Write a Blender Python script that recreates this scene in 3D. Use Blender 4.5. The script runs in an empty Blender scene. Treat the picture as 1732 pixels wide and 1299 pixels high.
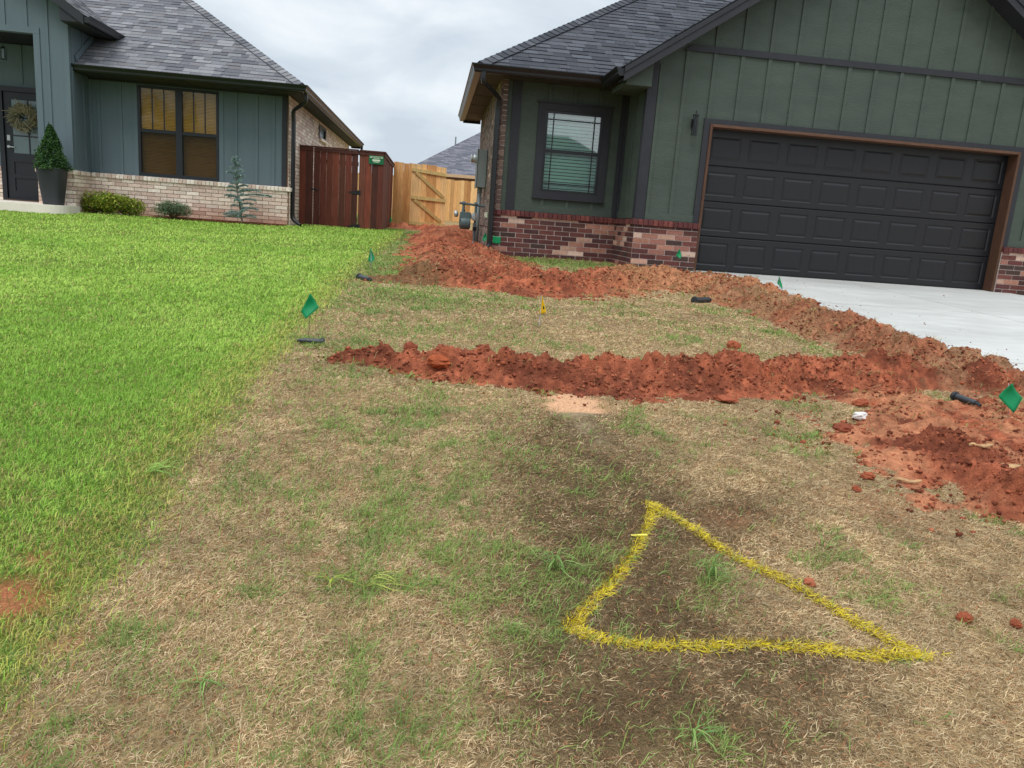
import bpy, bmesh, math, random
import numpy as np
from mathutils import Vector, Matrix
rng = np.random.default_rng(7); random.seed(7)
C = bpy.context.scene.collection
S = bpy.context.scene
# ------------------------------------------------------------------ camera
EYE = np.array([0.0, 0.0, 1.5])
FPX, YAW, PIT, ROL = 1300.3, 0.1171, 0.2087, 0.0746
cy, sy, cp, sp = math.cos(YAW), math.sin(YAW), math.cos(PIT), math.sin(PIT)
CF = np.array([sy*cp, cy*cp, -sp]); R0 = np.array([cy, -sy, 0.0]); U0 = np.cross(R0, CF)
CR = math.cos(ROL)*R0 + math.sin(ROL)*U0; CU = -math.sin(ROL)*R0 + math.cos(ROL)*U0
cam = bpy.data.objects.new('camera', bpy.data.cameras.new('camera')); C.objects.link(cam)
cam.matrix_world = Matrix([[CR[0], CU[0], -CF[0], EYE[0]], [CR[1], CU[1], -CF[1], EYE[1]], [CR[2], CU[2], -CF[2], EYE[2]], [0, 0, 0, 1]])
cam.data.sensor_fit = 'HORIZONTAL'; cam.data.sensor_width = 36; cam.data.lens = 36*FPX/1732
cam.data.clip_start = 0.05; cam.data.clip_end = 2000
S.camera = cam
# ------------------------------------------------------------------ light
S.view_settings.view_transform = 'Standard'; S.view_settings.look = 'None'
S.view_settings.gamma = 1; S.view_settings.exposure = 0.2
SUN_EL, SUN_ROT = math.radians(58), math.radians(150)
w = bpy.data.worlds.new('World'); S.world = w; w.use_nodes = True
nt = w.node_tree; N = nt.nodes; LK = nt.links; N.clear()
def nn(t, **k):
    n = N.new(t)
    for a, b in k.items(): setattr(n, a, b)
    return n
sky = nn('ShaderNodeTexSky', sky_type='NISHITA', sun_disc=False, sun_elevation=SUN_EL, sun_rotation=SUN_ROT)
bg1 = nn('ShaderNodeBackground'); bg1.inputs[1].default_value = 0.10; LK.new(sky.outputs[0], bg1.inputs[0])
tc = nn('ShaderNodeTexCoord'); sep = nn('ShaderNodeSeparateXYZ'); LK.new(tc.outputs['Generated'], sep.inputs[0])
mx = nn('ShaderNodeMath', operation='MAXIMUM'); mx.inputs[1].default_value = 0.0; LK.new(sep.outputs[2], mx.inputs[0])
ad = nn('ShaderNodeMath', operation='ADD'); ad.inputs[1].default_value = 0.30; LK.new(mx.outputs[0], ad.inputs[0])
cx = nn('ShaderNodeMath', operation='DIVIDE'); cyn = nn('ShaderNodeMath', operation='DIVIDE')
LK.new(sep.outputs[0], cx.inputs[0]); LK.new(ad.outputs[0], cx.inputs[1]); LK.new(sep.outputs[1], cyn.inputs[0]); LK.new(ad.outputs[0], cyn.inputs[1])
cb = nn('ShaderNodeCombineXYZ'); LK.new(cx.outputs[0], cb.inputs[0]); LK.new(cyn.outputs[0], cb.inputs[1])
ns = nn('ShaderNodeTexNoise'); ns.inputs['Scale'].default_value = 2.1; ns.inputs['Detail'].default_value = 7; ns.inputs['Roughness'].default_value = .52; ns.inputs['Distortion'].default_value = .35
LK.new(cb.outputs[0], ns.inputs['Vector'])
rp = nn('ShaderNodeValToRGB'); e = rp.color_ramp.elements
e[0].position = .34; e[0].color = (.54, .61, .69, 1); e[1].position = .66; e[1].color = (.86, .90, .93, 1)
m_ = e.new(.5); m_.color = (.66, .73, .79, 1)
LK.new(ns.outputs[0], rp.inputs[0])
# overcast dome: brighter towards the zenith
lum = nn('ShaderNodeMapRange'); lum.inputs[1].default_value = .25; lum.inputs[2].default_value = .95; lum.inputs[3].default_value = 1.0; lum.inputs[4].default_value = 2.3
LK.new(sep.outputs[2], lum.inputs[0])
bg2 = nn('ShaderNodeBackground'); LK.new(rp.outputs[0], bg2.inputs[0]); LK.new(lum.outputs[0], bg2.inputs[1])
ms = nn('ShaderNodeMixShader'); ms.inputs[0].default_value = .94
LK.new(bg1.outputs[0], ms.inputs[1]); LK.new(bg2.outputs[0], ms.inputs[2])
wo = nn('ShaderNodeOutputWorld'); LK.new(ms.outputs[0], wo.inputs[0])
sl = bpy.data.lights.new('sun', 'SUN'); sl.energy = 1.2; sl.angle = math.radians(22); sl.color = (1, .965, .91)
sun = bpy.data.objects.new('sun', sl); C.objects.link(sun)
# behind the camera, upper left: lights the fronts softly
az = math.radians(205); SD = Vector((math.sin(az)*math.cos(SUN_EL), math.cos(az)*math.cos(SUN_EL), math.sin(SUN_EL)))
sun.rotation_euler = SD.to_track_quat('Z', 'Y').to_euler(); sky.sun_rotation = az
# ------------------------------------------------------------------ helpers
def at(u, v, Y):
    d = CF + CR*(u-866)/FPX - CU*(v-649.5)/FPX; t = Y/d[1]; return EYE + d*t
PROF = np.array([[-8, .25], [-2, .30], [0, .355], [1.3, .43], [3, .565], [4.5, .65], [6, .71], [8, .79], [10, .86], [12.5, .935], [17, 1.05], [20, 1.08], [26, 1.12], [34, 1.32], [60, 1.6], [600, 1.6]])
def zg(x, y):
    x = np.asarray(x, float); y = np.asarray(y, float)
    z = np.interp(y, PROF[:, 0], PROF[:, 1])
    return z + .008*np.sin(x*2.1+y*.7)*np.sin(y*1.7-x*.6)
def zs(x, y):
    x = np.asarray(x, float); y = np.asarray(y, float)
    r = (fbm(x, y, .13, 601, 3)-.5)*.026+(fbm(x, y, .5, 602, 3)-.5)*.022
    return zg(x, y)+r*((np.abs(x) < 8)*(y > .5)*(y < 14))
def gp(u, v, dz=0.0):
    d = CF + CR*(u-866)/FPX - CU*(v-649.5)/FPX; t = 3.0
    lo, hi = .3, 60.0
    for _ in range(50):
        t = .5*(lo+hi); p = EYE + d*t
        if p[2] > float(zg(p[0], p[1]))+dz: lo = t
        else: hi = t
    return EYE + d*t
def hsh(ix, iy, s):
    n = (ix.astype(np.int64)*374761393 + iy.astype(np.int64)*668265263 + s*982451653) & 0xffffffff
    n = ((n ^ (n >> 13))*1274126177) & 0xffffffff
    n = ((n ^ (n >> 16))*2246822519) & 0xffffffff
    return ((n ^ (n >> 15)) & 0xffffff)/float(0xffffff)
def vn(x, y, s):
    ix, iy = np.floor(x), np.floor(y); fx, fy = x-ix, y-iy; fx = fx*fx*(3-2*fx); fy = fy*fy*(3-2*fy)
    a, b, c, d = hsh(ix, iy, s), hsh(ix+1, iy, s), hsh(ix, iy+1, s), hsh(ix+1, iy+1, s)
    return (a*(1-fx)+b*fx)*(1-fy) + (c*(1-fx)+d*fx)*fy
def fbm(x, y, sc, s=0, o=4):
    x = np.asarray(x, float)/sc; y = np.asarray(y, float)/sc; r = 0; a = .5; t = 0
    for i in range(o):
        r = r + a*vn(x*2**i+17.3*i, y*2**i-9.1*i, s+i); t += a; a *= .5
    return r/t
def worley(x, y, cell, s):
    gx, gy = np.floor(x/cell), np.floor(y/cell); best = np.full(np.shape(x), 9.0)
    for i in (-1, 0, 1):
        for j in (-1, 0, 1):
            cx_, cy_ = gx+i, gy+j
            px = (cx_+.1+.8*hsh(cx_, cy_, s))*cell; py = (cy_+.1+.8*hsh(cx_, cy_, s+1))*cell; rr = cell*(.35+.5*hsh(cx_, cy_, s+2))
            best = np.minimum(best, np.hypot(x-px, y-py)/rr)
    return best
def sst(a, b, x): t = np.clip((np.asarray(x, float)-a)/(b-a), 0, 1); return t*t*(3-2*t)
def tag(o, label=None, cat=None, group=None, kind=None):
    for k, v in (('label', label), ('category', cat), ('group', group), ('kind', kind)):
        if v: o[k] = v
    return o
def thing(name, label, cat, loc, group=None):
    o = bpy.data.objects.new(name, None); C.objects.link(o); o.location = loc; o.empty_display_size = .1
    return tag(o, label, cat, group)
class MB:
    def __init__(s): s.v = []; s.f = []; s.c = []
    def quad(s, p, c=(1, 1, 1)):
        n = len(s.v); s.v += [tuple(map(float, q)) for q in p]; s.f.append(tuple(range(n, n+len(p)))); s.c.append(c)
    def box(s, x0, x1, y0, y1, z0, z1, c=(1, 1, 1)):
        s.hexa([(x0, y0, z0), (x1, y0, z0), (x1, y1, z0), (x0, y1, z0), (x0, y0, z1), (x1, y0, z1), (x1, y1, z1), (x0, y1, z1)], c)
    def hexa(s, p, c=(1, 1, 1)):
        n = len(s.v); s.v += [tuple(map(float, q)) for q in p]
        for f in ((0, 3, 2, 1), (4, 5, 6, 7), (0, 1, 5, 4), (1, 2, 6, 5), (2, 3, 7, 6), (3, 0, 4, 7)):
            s.f.append(tuple(n+i for i in f)); s.c.append(c)
    def bar(s, a, b, wx, wy, up=(0, 0, 1), c=(1, 1, 1)):
        a, b, up = np.array(a, float), np.array(b, float), np.array(up, float); d = b-a; d /= np.linalg.norm(d)
        if abs(d@up) > .98: up = np.array([0, 1.0, 0])
        r = np.cross(d, up); r /= np.linalg.norm(r); u = np.cross(r, d)
        p = []
        for q in (a, b):
            for i, j in ((-1, -1), (1, -1), (1, 1), (-1, 1)): p.append(q + r*i*wx/2 + u*j*wy/2)
        s.hexa([p[0], p[1], p[2], p[3], p[4], p[5], p[6], p[7]], c)
    def tube(s, path, r, n=8, c=(1, 1, 1), r2=None, sq=1.0):
        P = [np.array(p, float) for p in path]; m = len(P); rings = []
        t = P[1]-P[0]; t /= np.linalg.norm(t); u = np.array([0, 0, 1.0]) if abs(t[2]) < .9 else np.array([0, 1.0, 0])
        rr = r if hasattr(r, '__len__') else [r]*m
        for i in range(m):
            t = (P[min(i+1, m-1)]-P[max(i-1, 0)]); t /= np.linalg.norm(t)
            u = u - t*(u@t); u /= np.linalg.norm(u); b = np.cross(t, u); ring = []
            for k in range(n):
                a = 2*math.pi*(k+.5)/n; ca, sa = math.cos(a), math.sin(a)
                if sq < 1: ca = math.copysign(abs(ca)**sq, ca); sa = math.copysign(abs(sa)**sq, sa)
                ring.append(len(s.v)); s.v.append(tuple(P[i]+u*ca*rr[i]+b*sa*(rr[i] if r2 is None else r2)))
            rings.append(ring)
        for i in range(m-1):
            for k in range(n):
                s.f.append((rings[i][k], rings[i][(k+1) % n], rings[i+1][(k+1) % n], rings[i+1][k])); s.c.append(c)
        s.f.append(tuple(rings[0][::-1])); s.c.append(c); s.f.append(tuple(rings[-1])); s.c.append(c)
    def lathe(s, prof, o=(0, 0, 0), n=20, axis='z', c=(1, 1, 1)):
        rings = []
        for r, z in prof:
            ring = []
            for k in range(n):
                a = 2*math.pi*k/n; q = (r*math.cos(a), r*math.sin(a), z)
                if axis == 'x': q = (q[2], q[0], q[1])
                if axis == 'y': q = (q[0], q[2], q[1])
                ring.append(len(s.v)); s.v.append(tuple(np.array(q)+o))
            rings.append(ring)
        for i in range(len(prof)-1):
            for k in range(n): s.f.append((rings[i][k], rings[i][(k+1) % n], rings[i+1][(k+1) % n], rings[i+1][k])); s.c.append(c)
        s.f.append(tuple(rings[0][::-1])); s.c.append(c); s.f.append(tuple(rings[-1])); s.c.append(c)
    def sweep(s, prof, path, z, c=(1, 1, 1), closed_prof=True, zs=None):
        # prof: (outward, up) points; path: plan polyline, outward = right-hand side of travel
        P = [np.array(p, float) for p in path]; m = len(P); rings = []
        for i in range(m):
            ns_ = []
            for a, b in ((i-1, i), (i, i+1)):
                if a >= 0 and b < m:
                    d = P[b]-P[a]; d /= np.linalg.norm(d); ns_.append(np.array([d[1], -d[0]]))
            nv = sum(ns_); nv = nv/(nv@ns_[0])
            rings.append([len(s.v)+k for k in range(len(prof))])
            for o, h in prof: s.v.append((P[i][0]+nv[0]*o, P[i][1]+nv[1]*o, (z if zs is None else zs[i])+h))
        n = len(prof)
        for i in range(m-1):
            for k in range(n if closed_prof else n-1):
                s.f.append((rings[i][k], rings[i+1][k], rings[i+1][(k+1) % n], rings[i][(k+1) % n])); s.c.append(c)
        s.f.append(tuple(rings[0])); s.c.append(c); s.f.append(tuple(rings[-1][::-1])); s.c.append(c)
    def build(s, name, m, parent=None, smooth=False, bevel=0, label=None):
        me = bpy.data.meshes.new(name); o = bpy.data.objects.new(name, me); C.objects.link(o)
        V = np.array(s.v, float)
        if parent is not None:
            base = Vector((0, 0, 0)); q = parent
            while q is not None: base += q.location; q = q.parent
            V = V - np.array(base)
        me.from_pydata(V.tolist(), [], s.f); me.materials.append(m)
        a = me.attributes.new('col', 'FLOAT_COLOR', 'FACE')
        cc = np.ones((len(s.f), 4), np.float32); cc[:, :3] = np.array(s.c, np.float32); a.data.foreach_set('color', cc.ravel())
        if parent is not None: o.parent = parent
        if smooth: me.polygons.foreach_set('use_smooth', [True]*len(s.f))
        if bevel:
            b = o.modifiers.new('b', 'BEVEL'); b.width = bevel; b.segments = 1; b.limit_method = 'ANGLE'
        if label: o['label'] = label
        me.update(); return o
def npmesh(name, V, F, m, col=None, smooth=False):
    # V (n,3), F (k,3 or 4) arrays; col per vertex
    me = bpy.data.meshes.new(name); o = bpy.data.objects.new(name, me); C.objects.link(o)
    V = np.asarray(V, np.float32); F = np.asarray(F, np.int32); k = F.shape[1]
    me.vertices.add(len(V)); me.vertices.foreach_set('co', V.ravel())
    me.loops.add(F.size); me.loops.foreach_set('vertex_index', F.ravel())
    me.polygons.add(len(F)); me.polygons.foreach_set('loop_start', np.arange(0, F.size, k, dtype=np.int32))
    me.update(calc_edges=True); me.validate()
    if col is not None:
        a = me.attributes.new('col', 'FLOAT_COLOR', 'POINT'); cc = np.ones((len(V), 4), np.float32); cc[:, :3] = col; a.data.foreach_set('color', cc.ravel())
    if smooth: me.polygons.foreach_set('use_smooth', np.ones(len(F), bool))
    me.materials.append(m); return o
def srgb(r, g, b): return tuple(((c/255)/12.92 if c/255 <= .04045 else ((c/255+.055)/1.055)**2.4) for c in (r, g, b))
MATS = {}
def mat(name, col=(.5, .5, .5), rough=.7, attr=False, var=.12, vsc=3.0, bump=0, bsc=40.0, spec=.3, metal=0, stretch=(1, 1, 1), trans=0, detail=4, var2=0, v2sc=.6, bdist=.01):
    if name in MATS: return MATS[name]
    m = bpy.data.materials.new(name); m.use_nodes = True; t = m.node_tree; n = t.nodes; l = t.links
    bs = n['Principled BSDF']; out = n['Material Output']
    bs.inputs['Roughness'].default_value = rough; bs.inputs['Metallic'].default_value = metal; bs.inputs['Specular IOR Level'].default_value = spec
    g = n.new('ShaderNodeNewGeometry'); mp = n.new('ShaderNodeMapping'); mp.inputs['Scale'].default_value = stretch; l.new(g.outputs['Position'], mp.inputs[0])
    if attr: a = n.new('ShaderNodeAttribute'); a.attribute_name = 'col'; c = a.outputs['Color']
    else: a = n.new('ShaderNodeRGB'); a.outputs[0].default_value = (*col, 1); c = a.outputs[0]
    for vv, ss in ((var, vsc), (var2, v2sc)):
        if vv:
            q = n.new('ShaderNodeTexNoise'); q.inputs['Scale'].default_value = ss; q.inputs['Detail'].default_value = detail; q.inputs['Roughness'].default_value = .6; l.new(mp.outputs[0], q.inputs['Vector'])
            mr = n.new('ShaderNodeMapRange'); mr.inputs[1].default_value = .3; mr.inputs[2].default_value = .7; mr.inputs[3].default_value = 1-vv; mr.inputs[4].default_value = 1+vv; l.new(q.outputs[0], mr.inputs[0])
            vm = n.new('ShaderNodeVectorMath'); vm.operation = 'SCALE'; l.new(c, vm.inputs[0]); l.new(mr.outputs[0], vm.inputs['Scale']); c = vm.outputs[0]
    l.new(c, bs.inputs['Base Color'])
    if bump:
        q = n.new('ShaderNodeTexNoise'); q.inputs['Scale'].default_value = bsc; q.inputs['Detail'].default_value = 5; q.inputs['Roughness'].default_value = .65; l.new(mp.outputs[0], q.inputs['Vector'])
        b = n.new('ShaderNodeBump'); b.inputs['Strength'].default_value = bump; b.inputs['Distance'].default_value = bdist; l.new(q.outputs[0], b.inputs['Height']); l.new(b.outputs[0], bs.inputs['Normal'])
    if trans:
        tr = n.new('ShaderNodeBsdfTranslucent'); l.new(c, tr.inputs[0]); mxs = n.new('ShaderNodeMixShader'); mxs.inputs[0].default_value = trans
        l.new(bs.outputs[0], mxs.inputs[1]); l.new(tr.outputs[0], mxs.inputs[2]); l.new(mxs.outputs[0], out.inputs[0])
    MATS[name] = m; return m
def glassmat(name, tint=(.8, .85, .85), f=.35, rough=.02):
    m = bpy.data.materials.new(name); m.use_nodes = True; t = m.node_tree; n = t.nodes; l = t.links; n.clear()
    o = n.new('ShaderNodeOutputMaterial'); tr = n.new('ShaderNodeBsdfTransparent'); tr.inputs[0].default_value = (*tint, 1)
    gl = n.new('ShaderNodeBsdfGlossy'); gl.inputs['Roughness'].default_value = rough; lw = n.new('ShaderNodeLayerWeight'); lw.inputs[0].default_value = f
    mr = n.new('ShaderNodeMapRange'); mr.inputs[3].default_value = f*.8; mr.inputs[4].default_value = 1; l.new(lw.outputs['Fresnel'], mr.inputs[0]); mr.inputs[3].default_value = f
    nz = n.new('ShaderNodeTexNoise'); nz.inputs['Scale'].default_value = 1.3; bp = n.new('ShaderNodeBump'); bp.inputs['Strength'].default_value = .012; bp.inputs['Distance'].default_value = .05; l.new(nz.outputs[0], bp.inputs['Height']); l.new(bp.outputs[0], gl.inputs['Normal'])
    mi = n.new('ShaderNodeMixShader'); l.new(mr.outputs[0], mi.inputs[0]); l.new(tr.outputs[0], mi.inputs[1]); l.new(gl.outputs[0], mi.inputs[2]); l.new(mi.outputs[0], o.inputs[0]); return m
M_siding_b = mat('blue_siding', srgb(97, 111, 118), .6, var=.07, vsc=2.5, bump=.25, bsc=60, stretch=(1, 1, .25), var2=.05)
M_siding_g = mat('green_siding', srgb(70, 80, 72), .6, var=.10, vsc=6, bump=.6, bsc=38, stretch=(.35, .35, 1), var2=.08, v2sc=1.2)
M_trim = mat('charcoal_trim', srgb(47, 48, 53), .55, var=.1, vsc=5, bump=.3, bsc=50)
M_black = mat('black_metal', srgb(22, 24, 27), .35, var=.08, spec=.5)
M_blackpaint = mat('black_paint', srgb(34, 36, 42), .45, var=.1, spec=.4)
M_garage = mat('garage_door_paint', srgb(25, 25, 28), .42, var=.06, vsc=1.5, spec=.45, bump=.06, bsc=90, stretch=(.2, 1, 1))
M_cedar = mat('stained_cedar', srgb(86, 59, 44), .6, var=.25, vsc=9, bump=.3, bsc=50, stretch=(6, 6, .6), spec=.3)
M_cedarh = mat('stained_cedar_header', srgb(96, 68, 52), .6, var=.25, vsc=9, bump=.3, bsc=50, stretch=(.6, 6, 6), spec=.3)
M_brick = mat('brick', rough=.9, attr=True, var=.22, vsc=30, bump=.6, bsc=90, spec=.15)
M_mort_l = mat('mortar_tan', srgb(122, 98, 82), .95, var=.15, vsc=20, bump=.4)
M_mort_r = mat('mortar_pale', srgb(204, 190, 182), .95, var=.15, vsc=20, bump=.4)
M_shing = mat('asphalt_shingle', rough=.92, attr=True, var=.22, vsc=45, bump=.5, bsc=160, spec=.15, detail=6)
M_soffit = mat('soffit', srgb(68, 64, 62), .7, var=.08)
M_soffdk = mat('soffit_dark', srgb(54, 54, 56), .7, var=.08)
M_conc = mat('concrete', srgb(184, 183, 178), .85, var=.07, vsc=2.6, bump=.25, bsc=120, var2=.13, v2sc=.6, spec=.25, stretch=(1, 2.2, 1))
M_fdark = mat('dark_stained_fence', rough=.65, attr=True, var=.28, vsc=7, bump=.4, bsc=30, stretch=(5, 5, .5))
M_flight = mat('new_cedar_fence', rough=.75, attr=True, var=.22, vsc=7, bump=.4, bsc=30, stretch=(5, 5, .5))
M_glass = glassmat('window_glass', (.90, .88, .78), .05)
M_glassr = glassmat('reflective_glass', (.78, 1.0, .90), .30)
M_frost = mat('door_glass', srgb(86, 104, 106), .18, var=.05, spec=.8)
M_steel = mat('grey_steel', srgb(128, 136, 134), .45, var=.06, spec=.5)
M_gasgr = mat('meter_grey_green', srgb(86, 104, 106), .45, var=.08, spec=.5)
M_galv = mat('galvanised', srgb(176, 180, 180), .35, var=.08, metal=.5)
M_leaf = mat('leaf', rough=.55, attr=True, var=.15, vsc=20, trans=.25, spec=.35)
M_blade = mat('grass_blade', rough=.55, attr=True, var=0, trans=.28, spec=.25)
M_straw = mat('straw_blade', rough=.8, attr=True, var=0, trans=.15, spec=.15)
M_soil = mat('soil', rough=.95, attr=True, var=.28, vsc=34, bump=1.0, bsc=85, spec=.12, detail=7, bdist=.022)
M_ground = mat('turf_base', rough=.95, attr=True, var=.45, vsc=110, bump=.9, bsc=45, spec=.1, detail=6, bdist=.02)
M_paint = mat('yellow_marking_paint', rough=.5, attr=True, var=.1, vsc=30, trans=.1)
M_wire = mat('wire', srgb(150, 150, 150), .4, metal=.7, var=0)
# ------------------------------------------------------------------ shared builders
PAL_L = [srgb(238, 218, 200), srgb(230, 206, 188), srgb(244, 228, 212), srgb(222, 196, 180), srgb(232, 212, 196), srgb(214, 186, 170)]
PAL_R = [srgb(92, 58, 56), srgb(104, 64, 60), srgb(82, 56, 56), srgb(112, 70, 64), srgb(76, 60, 56), srgb(98, 66, 60), srgb(88, 60, 58)]
PAL_P = [srgb(196, 156, 136), srgb(170, 122, 104), srgb(150, 104, 92), srgb(206, 176, 158)]
def mulc(c, k): return tuple(max(0, x*k) for x in c)
def brick_wall(mb, mo, o, ud, nd, L, H, pal, t=.007, half=0, pal2=None, p2=0, stain=None, skip=None, cw=.254, ch=.0762, backing=.03):
    """bricks as real blocks standing proud of the mortar sheet; o = lower start corner on the face plane"""
    o, ud, nd = np.array(o, float), np.array(ud, float), np.array(nd, float); up = np.array([0, 0, 1.0]); j = .0105
    rows = int(math.ceil(H/ch))
    for r in range(rows):
        z0 = r*ch; z1 = min(z0+ch-j, H)
        if z1-z0 < .01: continue
        x = -cw*(.5 if (r+half) % 2 else 0)
        while x < L:
            a, b = max(x, 0), min(x+cw-j, L); x += cw
            if b-a < .02: continue
            if skip and any(a < s1 and b > s0 and z0 < s3 and z1 > s2 for s0, s1, s2, s3 in skip): continue
            c = random.choice(pal)
            if pal2:
                nzv = float(fbm((a+o[0]*3)*1.0, z0*2.2, .5, 77, 2))
                if random.random() < p2*(2.6 if nzv > .55 else .35): c = random.choice(pal2)
            c = mulc(c, random.uniform(.84, 1.12))
            if stain: c = stain(a, z0, c)
            q = random.uniform(-.0015, .0015); f = nd*(t+q)
            P = [o+ud*a+up*z0, o+ud*b+up*z0, o+ud*b+up*z1, o+ud*a+up*z1]; Fp = [p+f for p in P]
            mb.quad(Fp, c)
            for k in range(4): mb.quad([P[k], P[(k+1) % 4], Fp[(k+1) % 4], Fp[k]], c)
    # mortar sheet
    segs = [(0, L, 0, H)] if not skip else None
    if segs is None:
        s0, s1, s2, s3 = skip[0]; segs = [(0, s0, 0, H), (s1, L, 0, H), (s0, s1, 0, s2), (s0, s1, s3, H)]
    for s0, s1, s2, s3 in segs:
        if s1-s0 < .005 or s3-s2 < .005: continue
        a = [o+ud*s0+up*s2, o+ud*s1+up*s2]; b = [p-nd*backing for p in a]
        mo.hexa([a[0], a[1], b[1], b[0], a[0]+up*(s3-s2), a[1]+up*(s3-s2), b[1]+up*(s3-s2), b[0]+up*(s3-s2)])
def rowlock(mb, o, ud, nd, L, pal, h=.085, proud=.035, w_=.0765, deep=.05):
    o, ud, nd = np.array(o, float), np.array(ud, float), np.array(nd, float); up = np.array([0, 0, 1.0]); x = 0
    while x < L-.01:
        b = min(x+w_-.009, L); c = mulc(random.choice(pal), random.uniform(.85, 1.12)); q = random.uniform(-.002, .002)
        p = [o+ud*x-nd*deep, o+ud*b-nd*deep, o+ud*b+nd*(proud+q), o+ud*x+nd*(proud+q)]
        mb.hexa([p[3], p[2], p[1], p[0], p[3]+up*(h-.012), p[2]+up*(h-.012), p[1]+up*h, p[0]+up*h], c); x += w_
SH_L = [srgb(116, 116, 120), srgb(106, 106, 111), srgb(124, 124, 127), srgb(98, 98, 103), srgb(112, 110, 113), srgb(134, 133, 136)]
SH_R = [srgb(78, 80, 86), srgb(70, 72, 78), srgb(86, 88, 94), srgb(64, 66, 72), srgb(75, 76, 81)]
def shingles(mb, o, ud, vd, lim, vmax, pal, ex=.143, tmin=.12, tmax=.34):
    """courses of thick laminated tabs. lim(v) -> (u0,u1)."""
    o, ud, vd = np.array(o, float), np.array(ud, float), np.array(vd, float); vd /= np.linalg.norm(vd); ud /= np.linalg.norm(ud)
    n = np.cross(ud, vd); n /= np.linalg.norm(n)
    if n[2] < 0: n = -n
    v = 0.0
    while v < vmax-.01:
        v1 = min(v+ex, vmax); l0, r0 = lim(v); l1, r1 = lim(v1)
        if r0-l0 < .03: break
        u = min(l0, l1) - random.random()*.3; rmax = max(r0, r1)
        while u < rmax:
            ue = u+random.uniform(tmin, tmax)
            a0, b0 = min(max(u, l0), r0), min(max(ue-.003, l0), r0); a1, b1 = min(max(u, l1), max(r1, l1)), min(max(ue-.003, l1), max(r1, l1)); u = ue
            if b0-a0 < .005 and b1-a1 < .005: continue
            th = .007+(.007 if random.random() < .5 else 0)
            c = mulc(random.choice(pal), random.uniform(.93, 1.07)); vs = v-.004 if random.random() < .5 else v
            P = [o+ud*a0+vd*vs, o+ud*b0+vd*vs, o+ud*b1+vd*v1, o+ud*a1+vd*v1]
            T = [P[0]+n*th, P[1]+n*th, P[2]+n*.002, P[3]+n*.002]
            mb.quad(T, c); mb.quad([P[0], P[1], T[1], T[0]], mulc(c, .75)); mb.quad([P[1], P[2], T[2], T[1]], c); mb.quad([P[0], P[3], T[3], T[0]], c)
        v = v1
def hipcap(mb, a, b, pal, half=.14, ex=.14, drop=.67):
    a, b = np.array(a, float), np.array(b, float); d = b-a; L = np.linalg.norm(d); d /= L; s = np.cross(d, (0, 0, 1.0)); s /= np.linalg.norm(s); n = np.cross(s, d); x = 0
    while x < L:
        c = mulc(random.choice(pal), random.uniform(.8, 1.1)); e_ = min(x+ex+.02, L); p, q = a+d*x, a+d*e_
        dn = n*(-half*drop*.68+.022)
        mb.quad([p+s*half+dn+n*.020, p+n*.050, q+n*.036, q+s*half+dn+n*.008], c); mb.quad([p-s*half+dn+n*.020, p+n*.050, q+n*.036, q-s*half+dn+n*.008], c)
        mb.quad([p+s*half+dn+n*.020, p+n*.050, p+n*.012, p+s*half+dn+n*.006], mulc(c, .6)); mb.quad([p-s*half+dn+n*.020, p+n*.050, p+n*.012, p-s*half+dn+n*.006], mulc(c, .6)); x += ex
GUT = [(0, 0), (0, -.115), (.07, -.115), (.085, -.09), (.088, -.06), (.105, -.03), (.112, -.012), (.125, -.010), (.125, .004), (.108, .004), (.100, -.006), (.02, -.02), (.012, 0)]
def battens(mb, xs, y0, zlo, zhi, w_=.058, t=.019, ax='x'):
    for x in xs:
        a = zlo(x) if callable(zlo) else zlo; b = zhi(x) if callable(zhi) else zhi
        if b-a < .03: continue
        if ax == 'x': mb.box(x-w_/2, x+w_/2, y0-t, y0+.004, a, b)
        else: mb.box(y0-t, y0+.004, x-w_/2, x+w_/2, a, b)
def downspout(name, parent, path, m=None, n_=1):
    mb = MB(); P = [np.array(p, float) for p in path]; Q = [P[0]]
    for i in range(1, len(P)-1):
        a, b = P[i-1]-P[i], P[i+1]-P[i]; la, lb = np.linalg.norm(a), np.linalg.norm(b); r = min(.07, la*.4, lb*.4)
        for t in (0, .33, .67, 1):
            s0 = P[i]+a/la*r*(1-t); s1 = P[i]+b/lb*r*t; Q.append(s0*(1-t)+s1*t)
    Q.append(P[-1]); mb.tube(Q, .043, 12, r2=.036, sq=.45); return mb.build(name, m or M_black, parent, smooth=False)
def blinds(mb, x0, x1, y, z0, z1, pitch, c, tilt=.5, depth=.04):
    z = z0
    while z < z1:
        k = random.uniform(.93, 1.06); mb.quad([(x0, y, z), (x1, y, z), (x1, y+depth*tilt, z+pitch*.80), (x0, y+depth*tilt, z+pitch*.80)], mulc(c, k)); z += pitch
def leaves(mb, pts, size, cols, flat=.0, asp=.45):
    for p in pts:
        a = rng.uniform(0, 2*math.pi); b = rng.uniform(-.9, .9)*(1-flat); d = np.array([math.cos(a)*math.cos(b), math.sin(a)*math.cos(b), math.sin(b)]); s = np.cross(d, rng.normal(size=3)); s /= np.linalg.norm(s)+1e-9
        L = size*rng.uniform(.6, 1.3); W_ = L*asp; c = mulc(cols[rng.integers(len(cols))], rng.uniform(.7, 1.25)); p = np.array(p)
        mb.quad([p-d*L/2, p+s*W_/2, p+d*L/2, p-s*W_/2], c)
exec_parts = True
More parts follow.
